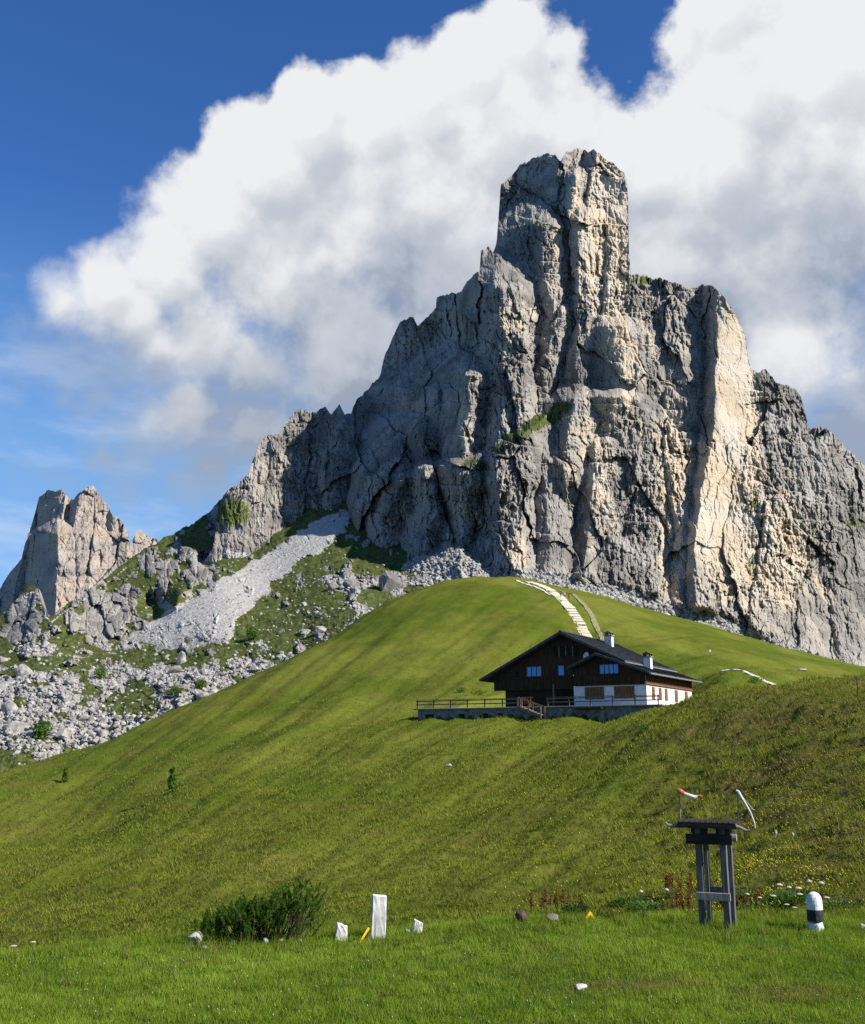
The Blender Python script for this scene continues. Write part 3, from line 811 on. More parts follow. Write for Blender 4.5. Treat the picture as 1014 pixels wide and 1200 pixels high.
TOPS = [(-300, 790), (-150, 775), (-60, 760), (-20, 740), (0, 722), (10, 712), (20, 702), (30, 690), (38, 686), (46, 690), (50, 712), (60, 722), (72, 712), (85, 704), (100, 694), (120, 680), (135, 668), (150, 656),
        (170, 643), (190, 632), (205, 624), (220, 617), (240, 604), (262, 582), (300, 590), (400, 575), (480, 590), (560, 635), (640, 665)]
SBOT = [(-300, 1040), (0, 985), (100, 945), (200, 905), (300, 860), (450, 780), (560, 735), (640, 735)]


def scree_mask(px, py):
    # tongue from (400,600) widening down to (150..290,760)
    t = (py - 600) / 160.0
    l = np.interp(t, [0, .3, .6, .93, 1.15], [392, 312, 232, 150, 120]); r = np.interp(t, [0, .15, .4, .7, .93, 1.15], [410, 401, 345, 290, 262, 250])
    n_ = 13 * fbm(px / 26, py / 16, oct=5, seed=81, gain=.6)
    return sstep(-4, 4, px - l + n_) * (1 - sstep(-5, 5, px - r + n_)) * sstep(594, 602, py) * (1 - sstep(742, 768, py + n_))


def boulder_mask(px, py):
    nn = fbm(px / 45, py / 30, oct=4, seed=83)
    m = sstep(748, 790, py + 60 * nn) * (1 - sstep(0, 1, (py - np.interp(px, [0, 60, 130, 200, 450], [872, 880, 868, 880, 900])) / 14 + nn))
    hole = .8 * sstep(.05, .4, fbm(px / 30, py / 12, oct=3, seed=87)) + .95 * np.exp(-((px - 150) / 55) ** 2 - ((py - 822) / 22) ** 2) + .8 * np.exp(-((px - 230) / 60) ** 2 - ((py - 770) / 15) ** 2) + .9 * np.exp(-((px - 60) / 60) ** 2 - ((py - 778) / 10) ** 2)
    m2 = np.exp(-(((py - np.interp(px, [0, 260, 330, 400, 450, 540], [900, 790, 752, 712, 690, 675])) / np.interp(px, [0, 300, 540], [14, 15, 24])) ** 2)) * sstep(180, 240, px) * np.clip(.35 + .65 * sstep(430, 500, px) + 1.1 * nn, 0, 1)
    m3 = .9 * np.exp(-((px - 400) / 34) ** 2 - ((py - 682) / 12) ** 2)
    return np.clip(m - hole * (1 + nn) + m2 + m3, 0, 1)


def crag_mask(px, py):
    nn = fbm(px / 20, py / 16, oct=4, seed=85)
    c = 1.0 * np.exp(-((px - 30) / 26) ** 2 - ((py - 725) / 32) ** 2) + 1.1 * np.exp(-((px - 120) / 42) ** 2 - ((py - 722) / 30) ** 2) + .55 * np.exp(-((px - 195) / 40) ** 2 - ((py - 665) / 34) ** 2)
    c = c + .8 * np.exp(-((px - 240) / 18) ** 2 - ((py - 668) / 14) ** 2) + .7 * np.exp(-((px - 410) / 26) ** 2 - ((py - 682) / 12) ** 2) + .7 * np.exp(-((px - 255) / 14) ** 2 - ((py - 600) / 20) ** 2)
    return sstep(.30, .62, c + .75 * nn + .07)


def slope_depth(PX, PY):
    Y = _sl(PX / 100., PY / 100.) * 100
    Y = np.maximum(Y, 120)
    x0, _, z0 = world_at(PX, PY, 420.0)
    cr = crag_mask(PX, PY); bm_ = boulder_mask(PX, PY); sc = scree_mask(PX, PY)
    f2, c2 = facets(x0 + .1 * z0, z0, 8, 13, 91, .8, .4, 4.5); f3, c3 = facets(x0, z0, 3.2, 4.4, 92, .8, .8, 1.5); f4, c4 = facets(x0, z0, 1.5, 1.3, 93, .7, .7, .6)
    rocky = cr * (f2 + f3 + 4 * np.exp(-c2 / .1) + 1.2 * np.exp(-c3 / .12) - 3)
    bl = bm_ * (f3 * 1.2 + f4 * 1.4 + 1.0 * np.exp(-c3 / .1) + .5 * np.exp(-c4 / .1) - .5)
    Y = Y + rocky + bl
    Y = Y + (1 - sc) * (3.5 * fbm(x0 / 14, z0 / 9, oct=4, seed=94) + 1.2 * fbm(x0 / 2.5, z0 / 2, oct=3, seed=95))
    q = (PX * .55 + PY) / 3.2
    Y = Y + sc * (1.1 * fbm(q / 3, (PX - PY * .55) / 60, oct=3, seed=96) + .5 * fbm(x0 / 1.2, z0 / .8, oct=2, seed=97) - 2)
    # hollows in deep shade
    Y = Y + 30 * np.exp(-((PX - 182) / 15) ** 2 - ((PY - 708) / 15) ** 2) + 22 * np.exp(-((PX - 243) / 10) ** 2 - ((PY - 655) / 8) ** 2)
    Y = Y - 24 * np.exp(-((PX - 210) / 10) ** 2 - ((PY - 700 + (PX - 207) * .75) / 9) ** 2)
    return Y


def slope_attrs(px, py, A):
    sc = scree_mask(px, py); bm_ = boulder_mask(px, py); cr = crag_mask(px, py)
    rub_ = np.maximum(sc * 1.6 * (1 - .45 * bm_), bm_ * .95)
    g = 0.95 - 1.7 * cr - 2 * sc - 1.5 * sstep(.3, .6, bm_)
    return {'tan': px * 0 + 0.05, 'grass': g, 'rubble': rub_}


slope = relief('rocky_slope', -295, 638, 0.85, TOPS, SBOT, slope_depth, M_rock, 470, slope_attrs, jag=3.0, seed=75, back=1.2)
tag(slope, 'green and rocky slope with a pale scree tongue below the cliffs', kind='structure')


def slope_at(px, py):
    Y = float(slope_depth(np.array([px], float), np.array([py], float))[0]); return Vector(world_at(px, py, Y))


# ------------------------------------------------------------------ grass blades and tufts


def blades(name, X, Y, Z, h, w, lean, mat, attrs, tint_tip=None):
    n = len(X); a = rng.uniform(0, 2 * np.pi, n); b = rng.uniform(0, 2 * np.pi, n)
    dx, dy = np.cos(a) * w / 2, np.sin(a) * w / 2
    lx, ly = np.cos(b) * lean * h, np.sin(b) * lean * h
    V = np.stack([np.stack([X - dx, Y - dy, Z - 0.01], -1), np.stack([X + dx, Y + dy, Z - 0.01], -1), np.stack([X + lx, Y + ly, Z + h], -1)], 1).reshape(-1, 3)
    F = np.arange(3 * n).reshape(-1, 3)
    return mesh_np(name, V, F, mat, attrs={k: np.repeat(v, 3) for k, v in attrs.items()})


N = 420000
ly_ = rng.uniform(math.log(11.5), math.log(22.6), N); yy = np.exp(ly_); xx = rng.uniform(-0.50, 0.50, N) * yy
zz = ground(xx, yy, True)
cl = fbm(xx / 0.45, yy / 0.45, oct=3, seed=201); c2_ = fbm(xx / 2.5, yy / 2.5, oct=3, seed=202)
hh = (0.045 + 0.05 * rng.random(N)) * (1 + 0.9 * np.clip(cl, -0.6, 1)) * (1 + 0.6 * sstep(19.5, 21, yy))
keep = rng.random(N) > 0.55 * sstep(0.15, 0.6, -c2_ + .3 * cl)
bare = .9 * np.exp(-((xx - 3.0) / .9) ** 2 - ((yy - 16.2) / .35) ** 2) + .8 * np.exp(-((xx - 5.0) / .8) ** 2 - ((yy - 15.6) / .4) ** 2)
keep &= rng.random(N) > bare * .7
dry = np.where(rng.random(N) < bare + 0.05 + 0.22 * sstep(.1, .6, fbm(xx / 1.2, yy / 1.2, oct=3, seed=203)), 0.8, 0.0)
tn = np.clip(0.5 + 0.55 * c2_ + 0.5 * cl + rng.normal(0, .22, N), 0, 1)
o = blades('lawn_grass', xx[keep], yy[keep], zz[keep], hh[keep], 0.008 + 0.007 * rng.random(keep.sum()), 0.55, M_blade, {'tint': tn[keep], 'dry': dry[keep]})
tag(o, 'bright green short meadow grass in the foreground', 'grass', kind='stuff')

N = 420000
ly_ = rng.uniform(math.log(21.5), math.log(215), N); yy = np.exp(ly_); ppx = rng.uniform(-60, 1075, N); xx = (ppx - 507) / 1214 * yy
zz = ground(xx, yy, True)
big_ = fbm(xx / 7, yy / 7, oct=4, seed=211); sm_ = fbm(xx / 1.3, yy / 1.3, oct=3, seed=212)
rubw = sstep(600, 900, ppx) * (1 - sstep(90, 120, yy))
keep = (rng.random(N) < (0.75 + 0.5 * big_ + .5 * sm_) * (1 - .85 * sstep(85, 215, yy)))
lx_, lyy_ = chalet_local(xx, yy)
keep &= ~((lx_ > -10.5) & (lx_ < 26.5) & (lyy_ > -5.6) & (lyy_ < 21))
hh = (0.07 + 0.0013 * np.minimum(yy, 90)) * (0.5 + rng.random(N)) * (1 + 0.8 * np.clip(sm_, -.6, 1)) * (1 + 0.5 * rubw)
dry = np.clip(0.10 + 0.75 * sstep(0.0, 0.5, fbm(xx / 10, yy / 6, oct=4, seed=213)) * (.30 + .22 * rubw) + rng.normal(0, .12, N) + .05 * rubw, 0, 1)
tn = np.clip(0.5 + 0.7 * big_ + .3 * sm_ + rng.normal(0, .2, N), 0, 1)
o = blades('hill_grass', xx[keep], yy[keep], zz[keep], hh[keep], (0.012 + 0.0007 * yy)[keep], 0.7, M_tuft, {'tint': tn[keep], 'dry': dry[keep]})
tag(o, 'rough olive green grass covering the hillside', 'grass', kind='stuff')

N = 16000
q_ = rng.integers(0, 260, N); cy = rng.uniform(13.5, 22.3, 260); cy[:150] = rng.uniform(19.6, 22.0, 150); cx = rng.uniform(-.47, .47, 260) * cy
xx = cx[q_] + rng.normal(0, .07, N); yy = cy[q_] + rng.normal(0, .07, N); zz = ground(xx, yy)
o = blades('tall_grass', xx, yy, zz, rng.uniform(.08, .26, N) * (.5 + (q_ % 7) / 9), np.full(N, .010), .5, M_blade, {'tint': np.clip(rng.normal(.45, .3, N), 0, 1), 'dry': (rng.random(N) < (q_ % 5) * .12) * .9})
tag(o, 'taller grass tussocks standing on the lawn and along its rim', 'grass', kind='stuff')
# small yellow blossoms on the rough slope at the right
N = 2600
ppx = np.concatenate([rng.normal(940, 60, N // 2), rng.normal(870, 45, N // 4), rng.uniform(560, 1060, N - N // 2 - N // 4)])
yy = np.exp(np.concatenate([rng.normal(math.log(44), .25, N // 2), rng.normal(math.log(34), .1, N // 4), rng.uniform(math.log(24), math.log(120), N - N // 2 - N // 4)]))
xx = (ppx - 507) / 1214 * yy; ok = (yy > 23) & (fbm(xx / 2.5, yy / 2.5, oct=2, seed=220) > -0.05); xx, yy = xx[ok], yy[ok]
zz = ground(xx, yy, True) + 0.10 + 0.15 * rng.random(len(xx))
s_f = 0.012 + 0.0006 * yy
V = np.stack([np.stack([xx - s_f, yy, zz - s_f], -1), np.stack([xx + s_f, yy - s_f, zz - s_f * .6], -1), np.stack([xx, yy + s_f, zz + s_f], -1), np.stack([xx, yy - s_f * .8, zz + s_f * .2], -1)], 1).reshape(-1, 3)
F = (np.arange(len(xx))[:, None, None] * 4 + np.array([[0, 1, 3], [1, 2, 3], [2, 0, 3]])[None]).reshape(-1, 3)
tag(mesh_np('yellow_flowers', V, F, M_yflower), 'tiny yellow flowers dotted over the rough slope', 'flowers', kind='stuff')
N = 420
yy = np.exp(rng.uniform(math.log(14), math.log(22), N)); xx = rng.uniform(-.46, .46, N) * yy
zz = ground(xx, yy) + 0.05 + 0.05 * rng.random(N); s_f = 0.006 + 0.008 * rng.random(N)
V = np.stack([np.stack([xx - s_f, yy, zz - s_f], -1), np.stack([xx + s_f, yy - s_f, zz - s_f * .6], -1), np.stack([xx, yy + s_f, zz + s_f], -1), np.stack([xx, yy - s_f * .8, zz + s_f * .2], -1)], 1).reshape(-1, 3)
F = (np.arange(len(xx))[:, None, None] * 4 + np.array([[0, 1, 3], [1, 2, 3], [2, 0, 3]])[None]).reshape(-1, 3)
tag(mesh_np('clover_flowers', V, F, M_umbel), 'tiny pale clover flowers dotted in the lawn grass', 'flowers', kind='stuff')

# ------------------------------------------------------------------ boulders
variants = []
for i in range(7):
    mb = MB(); mb.rock(1, .9, .75, 500 + i, sub=2, cuts=10, rough=.07); ob = mb.build('boulder', M_boulder); variants.append(ob.data); D.objects.remove(ob)
# vertex arrays of the same rocks for the rubble
vdat = []
for i in range(6):
    mb = MB(); mb.rock(1, .9, .75, 700 + i, sub=1, cuts=7, rough=.10); ob = mb.build('r', None)
    co = np.empty(len(ob.data.vertices) * 3, np.float32); ob.data.vertices.foreach_get('co', co)
    fc = np.array([p.vertices[:] for p in ob.data.polygons], np.int32); vdat.append((co.reshape(-1, 3), fc)); me_ = ob.data; D.objects.remove(ob); D.meshes.remove(me_)


def slope_pts(n, fn, x0=-40, x1=560, y0=640, y1=905):
    out = []
    while sum(len(a) for a in out) < n:
        px = rng.uniform(x0, x1, 4 * n); py = rng.uniform(y0, y1, 4 * n)
        k = rng.random(4 * n) < fn(px, py); out.append(np.stack([px[k], py[k]], -1))
    return np.concatenate(out)[:n]


def bfn(px, py): return np.clip(boulder_mask(px, py), 0, 1)


def place(pts):
    pts = pts.copy(); pts[:, 1] = np.maximum(pts[:, 1], interp(pts[:, 0], TOPS) + 8)
    Y = slope_depth(pts[:, 0], pts[:, 1]); x, _, z = world_at(pts[:, 0], pts[:, 1], Y); return np.stack([x, Y, z], -1)


def rock_cloud(name, P, S, mat, label):
    Vs, Fs = [], []; base = 0
    for i in range(6):
        idx = np.arange(i, len(P), 6); co, fc = vdat[i]
        a = rng.uniform(0, 2 * np.pi, len(idx)); c, s = np.cos(a), np.sin(a)
        q = co[None] * (S[idx, None, None] * rng.uniform(.7, 1.3, (len(idx), 1, 3)))
        X = q[..., 0] * c[:, None] - q[..., 1] * s[:, None]; Yv = q[..., 0] * s[:, None] + q[..., 1] * c[:, None]
        V = np.stack([X, Yv, q[..., 2]], -1) + P[idx, None]
        Vs.append(V.reshape(-1, 3)); Fs.append((fc[None] + (base + np.arange(len(idx)) * len(co))[:, None, None]).reshape(-1, 3)); base += len(idx) * len(co)
    return tag(mesh_np(name, np.concatenate(Vs), np.concatenate(Fs), mat), label, 'rubble', kind='stuff')


pt = slope_pts(8500, bfn)
rock_cloud('rubble', place(pt), .25 + 1.15 * rng.random(len(pt)) ** 2.4, M_boulder, 'pale rubble covering the slope below the scree')
pt = slope_pts(1500, lambda a, b: .12 + 0 * a, 20, 420, 640, 900)
rock_cloud('loose_stones', place(pt), rng.uniform(.3, 1.0, len(pt)), M_boulder, 'loose pale stones scattered over the green slope')
# talus along the foot of the cliffs
tp_ = rng.uniform(430, 1030, 2600); ty_ = np.interp(tp_, *np.array(FOOT, float).T) + rng.uniform(0, 22, len(tp_)) * np.interp(tp_, [430, 560, 620, 1030], [1.2, 1.2, .8, .6])
tY = mtn_depth(tp_, ty_); tx, _, tz = world_at(tp_, ty_, tY)
rock_cloud('talus_rubble', np.stack([tx, tY, tz], -1), rng.uniform(.4, 1.5, len(tp_)), M_boulder, 'pale rubble strip along the foot of the cliffs')

pt = slope_pts(250, bfn, -30, 470, 680, 895); pw = place(pt)
for i, (p, w_) in enumerate(zip(pt, pw)):
    o = D.objects.new('boulder', variants[i % 7]); COL.objects.link(o)
    s_ = 0.95 + 2.6 * rng.random() ** 4
    o.location = w_; o.scale = (s_ * rng.uniform(.8, 1.3), s_, s_ * rng.uniform(.6, 1.1)); o.rotation_euler = (rng.uniform(-.4, .4), rng.uniform(-.4, .4), rng.uniform(0, 6.28))
    tag(o, 'pale grey limestone boulder lying in the rubble below the scree tongue', 'boulder', 'boulders in the rubble field')
for px, py, sx, sy, sz, lab, sd in [
        (457, 690, 7.5, 5, 7.0, 'huge dark block standing at the foot of the shaded cliff', 3), (412, 687, 4.0, 3, 3.2, 'dark hollowed boulder left of the huge block under the shaded cliff', 5),
        (393, 689, 3.2, 3, 2.4, 'small dark boulder leftmost of the pair left of the huge block', 6), (25, 858, 6.0, 3.5, 4.0, 'largest ribbed boulder at the lower left end of the rubble field', 8),
        (12, 832, 3.6, 2.5, 3.6, 'dark faced boulder above the largest one at the left edge', 9), (213, 775, 2.6, 2, 3.6, 'tall grey boulder with a dark cleft just under the scree tongue', 12),
        (250, 812, 1.8, 1.5, 2.6, 'cream coloured boulder at the rim of the grassy hill', 14), (375, 740, 3.0, 2.2, 2.2, 'grey boulder on the rim of the hill below the green slope', 15),
        (30, 790, 4.5, 3, 4.0, 'leaning grey slab boulder at the upper left of the rubble', 16)]:
    mb = MB(); mb.rock(sx, sy, sz, 40 + sd, sub=3, cuts=12, rough=.05)
    o = mb.build('boulder', M_rock if px in (457, 412, 393) else M_boulder); o.location = slope_at(px, py) - Vector((0, 1, 0)); tag(o, lab, 'boulder')

# ------------------------------------------------------------------ small trees and shrubs


def foliage_cone(seed, h, r, n, kind):
    r_ = np.random.default_rng(seed)
    if kind == 'cone':
        t = r_.random(n) ** .7; z = h * (.08 + .92 * (1 - t)); rad = r * (1 - z / h) ** .8 + .04 * h * .2
        lay = .75 + .35 * np.sin(z / h * 38); rr = rad * lay * np.sqrt(r_.random(n)) * 1.05
    else:
        u = r_.normal(0, 1, (n, 3)); u /= np.linalg.norm(u, axis=1)[:, None]; k = r_.random(n) ** (1 / 2.2)
        lump = 1 + .35 * perlin(u[:, 0] * 2 + seed, u[:, 1] * 2, u[:, 2] * 2, 5)
        z = h * (.52 + .48 * u[:, 2] * k * lump); rr = None
    a = r_.uniform(0, 6.283, n)
    if rr is not None: X, Y = rr * np.cos(a), rr * np.sin(a)
    else: X, Y = r * u[:, 0] * k * lump, r * u[:, 1] * k * lump
    s = h * r_.uniform(.03, .07, n)
    C = np.stack([X, Y, z], -1); V = C[:, None] + r_.normal(0, 1, (n, 3, 3)) * s[:, None, None]
    return V.reshape(-1, 3), np.arange(3 * n).reshape(-1, 3), np.repeat(r_.random(n), 3)


def small_tree(name, px, py, hpx, wide, label, kind='cone', on='hill', group=None, mat=None):
    if on == 'hill':
        x, y, z = cast(px, py)
    else:
        v = slope_at(px, py); x, y, z = v
    h = hpx / 1214.0 * y
    root = empty(name, (x, y, z - .05)); tag(root, label, 'tree' if kind == 'cone' else 'shrub', group)
    V, F, t = foliage_cone(int(px * 7 + py), h, h * wide, 700, kind)
    mesh_np('crown' if kind == 'cone' else 'foliage', V, F, mat or M_needle, root, {'tint': t, 'dry': t * 0})
    mb = MB(); mb.tube([(0, 0, -.2), (h * .01, 0, h * .4), (0, 0, h * .9)], [h * .035, h * .025, h * .008], 7); mb.build('trunk' if kind == 'cone' else 'stem', M_bark, root)
    return root


small_tree('young_conifer', 201, 931, 27, .26, 'small dark conifer alone in the middle of the left grass slope')
small_tree('young_conifer', 76, 914, 17, .24, 'tiny dark conifer near the left rim of the grass hill')
small_tree('low_shrub', 88, 893, 14, .7, 'dark green shrub just beyond the left rim of the hill', 'round', 'slope')
small_tree('low_shrub', 48, 866, 22, .5, 'rounded dark shrub beside the largest boulder at left', 'round', 'slope')
small_tree('low_shrub', 117, 796, 14, .6, 'dark shrub in the upper middle of the rubble field', 'round', 'slope')
small_tree('low_shrub', 206, 816, 13, .7, 'green shrub in the grassy gap at the right of the rubble', 'round', 'slope')
small_tree('low_shrub', 296, 750, 16, .5, 'dark green shrub on the turf right of the scree tongue', 'round', 'slope')
small_tree('low_shrub', 235, 808, 12, .6, 'low shrub close to the cream boulder at the hill rim', 'round', 'slope')
small_tree('low_shrub', 541, 812, 7, 1.0, 'small dark shrub left of the pair above the terrace', 'round')
small_tree('low_shrub', 561, 812, 8, 1.3, 'wider dark shrub right of the pair above the terrace', 'round')
small_tree('low_shrub', 886, 801, 9, 1.1, 'dark shrub beside the pale path right of the chalet', 'round')
small_tree('low_shrub', 842, 805, 7, 1.8, 'low flat shrub behind the right end of the chalet', 'round')
small_tree('low_shrub', 755, 852, 12, 1.2, 'dark shrub on the grassy bank in front of the chalet', 'round')
small_tree('low_shrub', 722, 861, 8, 1.6, 'low dark shrub below the terrace wall', 'round')

# ------------------------------------------------------------------ paths


def px_path(pts, n):
    p = np.array(pts, float); d = np.r_[0, np.cumsum(np.hypot(*np.diff(p, axis=0).T))]; t = np.linspace(0, d[-1], n)
    return np.interp(t, d, p[:, 0]), np.interp(t, d, p[:, 1])


def strip(name, pts, wid, mat, label, n=46, lift=.20, jag=.25, y0=30, straight=False):
    X, Y = px_path(pts, n); C = np.array([cast(a, b, y0)[:2] for a, b in zip(X, Y)])
    if straight: C = C[0] + (C[-1] - C[0]) * np.linspace(0, 1, n)[:, None]
    C[1:-1] = (C[:-2] + C[1:-1] * 2 + C[2:]) / 4
    T = np.gradient(C, axis=0); T /= np.linalg.norm(T, axis=1)[:, None]; Nn = np.stack([T[:, 1], -T[:, 0]], -1)
    W_ = np.interp(np.linspace(0, 1, n), np.linspace(0, 1, len(wid)), wid)
    k = np.linspace(-.5, .5, 7); V = []
    for i in range(n):
        e0 = 1 + jag * random.uniform(-1, 1)
        for q in k:
            x, y = C[i] + Nn[i] * W_[i] * q * e0; V.append((x, y, gz(x, y) + (lift if abs(q) < .5 else -.35)))
    ii = np.arange(n * 7).reshape(n, 7); F = np.stack([ii[:-1, :-1], ii[:-1, 1:], ii[1:, 1:], ii[1:, :-1]], -1).reshape(-1, 4)
    return tag(mesh_np(name, V, F, mat), label, kind='structure')


main_pts = [(690, 752), (686, 741), (680, 731), (671, 719), (662, 708), (654, 699), (644, 691), (632, 685), (618, 680)]
strip('stepped_path', main_pts, [2.6, 2.6], M_gravel, 'trodden ground under the slab steps up the hill', lift=.15, jag=.1)
strip('gravel_path', [(707, 752), (702, 738), (694, 722), (684, 708), (672, 697), (655, 690)], [1.0, 1.8, 2.2, 2.0, 1.0], M_gravel, 'worn gravel track beside the stepped path')
strip('dirt_path', [(645, 697), (634, 690), (620, 684), (606, 679)], [.6, 1.5, 1.8, 1.6], M_gravel_w, 'short dirt track left of the stepped path near the hill top')
strip('pale_path', [(846, 784), (866, 790), (885, 796), (906, 801)], [1.2, 1.6, 1.8, 2.2], M_gravel_w, 'pale gravel path running right behind the chalet', y0=128, straight=True)
sx, sy = px_path(main_pts, 60); CC = [cast(a, b)[:2] for a, b in zip(sx, sy)]
CC = np.array(CC); dl = np.r_[0, np.cumsum(np.hypot(*np.diff(CC, axis=0).T))]
ts = np.arange(0, dl[-1], 2.35)
for i, t in enumerate(ts):
    x, y = np.interp(t, dl, CC[:, 0]), np.interp(t, dl, CC[:, 1]); x2, y2 = np.interp(t + 1, dl, CC[:, 0]), np.interp(t + 1, dl, CC[:, 1])
    mb = MB(); wd = random.uniform(2.3, 2.7); z0_, z1_ = gz(x, y), gz(x2, y2)
    mb.box(-wd / 2, wd / 2, -1.02, 1.02, -.3, .12, bev=.04, jit=.04)
    o = mb.build('path_step', M_slab); o.location = (x, y, z0_ + .20); yaw = math.atan2(y2 - y, x2 - x) - math.pi / 2
    sl_ = math.atan2(float(ground(np.array([x2]), np.array([y2]), False)[0] - ground(np.array([x]), np.array([y]), False)[0]), 1.0)
    o.rotation_euler = (sl_, 0, yaw)
    tag(o, 'pale slab step of the path climbing the hill', 'step', 'steps of the path up the hill')

# ------------------------------------------------------------------ chalet
ch = empty('chalet', (PAD[0], PAD[1], BASEZ), math.radians(-30))
tag(ch, 'large dark timber mountain chalet with white ground floor and shallow dark roof', 'building')
MB().prism([(0, 2.65), (0, 4.35), (11, 9.75), (19, 5.95), (19, 2.65)], 0, 20).build('wooden_wall', M_wood, ch)
MB().box(1.33, 12.4, .9, 19.8, -.3, 2.66).build('ground_floor_wall', M_wood, ch)
ww = MB().box(12.3, 22.4, -.6, 20, -.3, 2.8).build('white_wall', M_white, ch)
MB().prism([(12.5, 2.803), (12.5, 5.0), (16.2, 6.6), (22.42, 4.25), (22.42, 2.803)], -.85, 20.02).build('wooden_wall', M_wood, ch)
MB().box(22.43, 22.52, -.8, 20, 2.9, 4.15).build('cladding', M_wood_red, ch)
mb = MB(); mb.bar((22.56, -1.0, 2.85), (22.56, 20.2, 2.85), .12, .16); mb.build('wall_plate', M_plank, ch)


def slab(p0, p1, y0, y1, th=.28):
    (x0, z0), (x1, z1) = p0, p1
    return [(x0, z0), (x1, z1), (x1, z1 - th), (x0, z0 - th)]


def roof_slab(name, p0, p1, y0, y1, th=.28, mat=None):
    mb = MB(); mb.prism(slab(p0, p1, y0, y1, th), y0, y1)
    # seams of the sheets
    L_ = int((y1 - y0) / .9); dx, dz = p1[0] - p0[0], p1[1] - p0[1]
    for i in range(L_):
        y = y0 + .45 + i * .9
        mb.prism([(p0[0], p0[1] + .05), (p1[0], p1[1] + .05), (p1[0], p1[1] - .01), (p0[0], p0[1] - .01)], y, y + .06)
    return mb.build(name, mat or M_roof, ch)


r1 = roof_slab('roof', (-1.35, 4.05), (11.0, 10.15), -1.7, 21.3)
r2 = roof_slab('roof', (11.0, 10.15), (19.9, 5.95), -1.7, 21.3)
r3 = roof_slab('lower_roof', (16.2, 7.0), (23.5, 4.25), -2.4, 21.5)
roof_slab('lower_roof', (12.1, 5.25), (16.2, 7.0), -2.4, -.02)
mb = MB(); mb.bar((11, -1.8, 10.2), (11, 21.4, 10.2), .45, .14); mb.build('ridge_cap', M_roof, ch)
for a, b in (((-1.4, 4.0), (11, 10.1)), ((11, 10.1), (20, 5.85))):
    mb = MB(); mb.bar((a[0], -1.78, a[1] - .12), (b[0], -1.78, b[1] - .12), .10, .34, up=(0, 0, 1)); mb.build('verge_board', M_roof, ch)
for a, b in (((16.2, 6.95), (23.5, 4.2)), ((12.1, 5.2), (16.2, 6.95))):
    mb = MB(); mb.bar((a[0], -2.46, a[1] - .12), (b[0], -2.46, b[1] - .12), .08, .3); mb.build('verge_board', M_roof, ch)
mb = MB(); mb.tube([(23.6, -2.3, 4.02), (23.6, 21.4, 4.02)], .11, 8); mb.build('gutter', M_metal, ch)
mb = MB(); mb.tube([(20.0, -1.6, 5.66), (20.0, 21.2, 5.66)], .10, 8); mb.build('gutter', M_metal, ch)
for k_ in range(12): mb = MB(); mb.bar((22.5, -.3 + k_ * 1.8, 4.28), (23.4, -.3 + k_ * 1.8, 3.98), .14, .18); mb.build('rafter_end', M_wood, ch)
# balcony-like band of vertical boards along the upper gable
mb = MB()
for i in range(42): mb.box(.05 + i * .295, .05 + i * .295 + .26, -.07 - .02 * (i % 2), -.004, 2.45, 4.1 + .03 * (i % 3))
mb.build('board_cladding', M_wood, ch)
mb = MB()
for i in range(32): mb.box(12.6 + i * .305, 12.6 + i * .305 + .27, -.92 - .02 * (i % 2), -.854, 2.75, 4.15 + .02 * (i % 3))
mb.build('board_cladding', M_wood, ch)
mb = MB(); mb.box(-.1, 12.5, -.16, -.075, 4.05, 4.2); mb.build('rail_beam', M_wood, ch)


def window(x0, x1, z0, z1, y, npan, parent=ch, side=False):
    fr = empty('window', (0, 0, 0)); fr.parent = parent
    mb = MB(); f = .09
    P_ = lambda a0, a1, y0, y1, b0, b1: (mb.box(y0, y1, a0, a1, b0, b1) if side else mb.box(a0, a1, y0, y1, b0, b1))
    mb.box(x0 - f, x1 + f, y - .10, y - .003, z0 - f, z0); mb.box(x0 - f, x1 + f, y - .10, y - .003, z1, z1 + f)
    n_ = npan; wd = (x1 - x0) / n_
    for i in range(n_ + 1): mb.box(x0 + i * wd - f / 2, x0 + i * wd + f / 2, y - .10, y - .003, z0 + .001, z1 - .001)
    mb.build('frame', M_frame, fr)
    for i in range(n_): MB().box(x0 + i * wd + f / 2, x0 + (i + 1) * wd - f / 2, y - .045, y - .03, z0, z1).build('pane', M_glass, fr)
    MB().box(x0 - .15, x1 + .15, y - .22, y - .105, z0 - .16, z0 - .06).build('sill', M_wood, fr)


window(5.15, 7.35, 4.35, 5.6, -.0, 3)
window(9.85, 10.75, 4.35, 5.6, -.0, 1)
window(16.2, 18.8, 4.3, 5.45, -.85, 4)
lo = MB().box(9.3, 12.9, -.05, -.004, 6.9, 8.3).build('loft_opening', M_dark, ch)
for x in (10.0, 11.0, 12.0): MB().box(x, x + .16, -.13, -.06, 6.9, 8.3).build('loft_post', M_rail, ch)
MB().box(3.4, 3.75, -.06, -.005, 4.3, 5.2).build('shutter', M_dark, ch)
MB().box(2.8, 5.0, .84, .895, 0, 2.1).build('door', M_dark, ch)
MB().box(9.0, 12.0, .84, .895, .9, 2.2).build('shutter', M_dark, ch)
for x0, x1 in ((13.9, 16.6), (18.0, 20.8)):
    mb = MB(); n_ = 6; wd = (x1 - x0) / n_
    for i in range(n_): mb.box(x0 + i * wd + .02, x0 + (i + 1) * wd - .02, -.70, -.603, 1.0, 2.6)
    mb.build('shutter', M_plank, ch)
for s0 in (2.1, 5.0, 7.6, 12.2, 17.0):
    mb = MB(); w_ = 1.15 if s0 < 12 else 1.35
    for i in range(4): mb.box(22.405, 22.49, s0 - w_ / 2 + i * w_ / 4 + .02, s0 - w_ / 2 + (i + 1) * w_ / 4 - .02, .95, 2.55)
    mb.build('side_shutter', M_plank, ch)
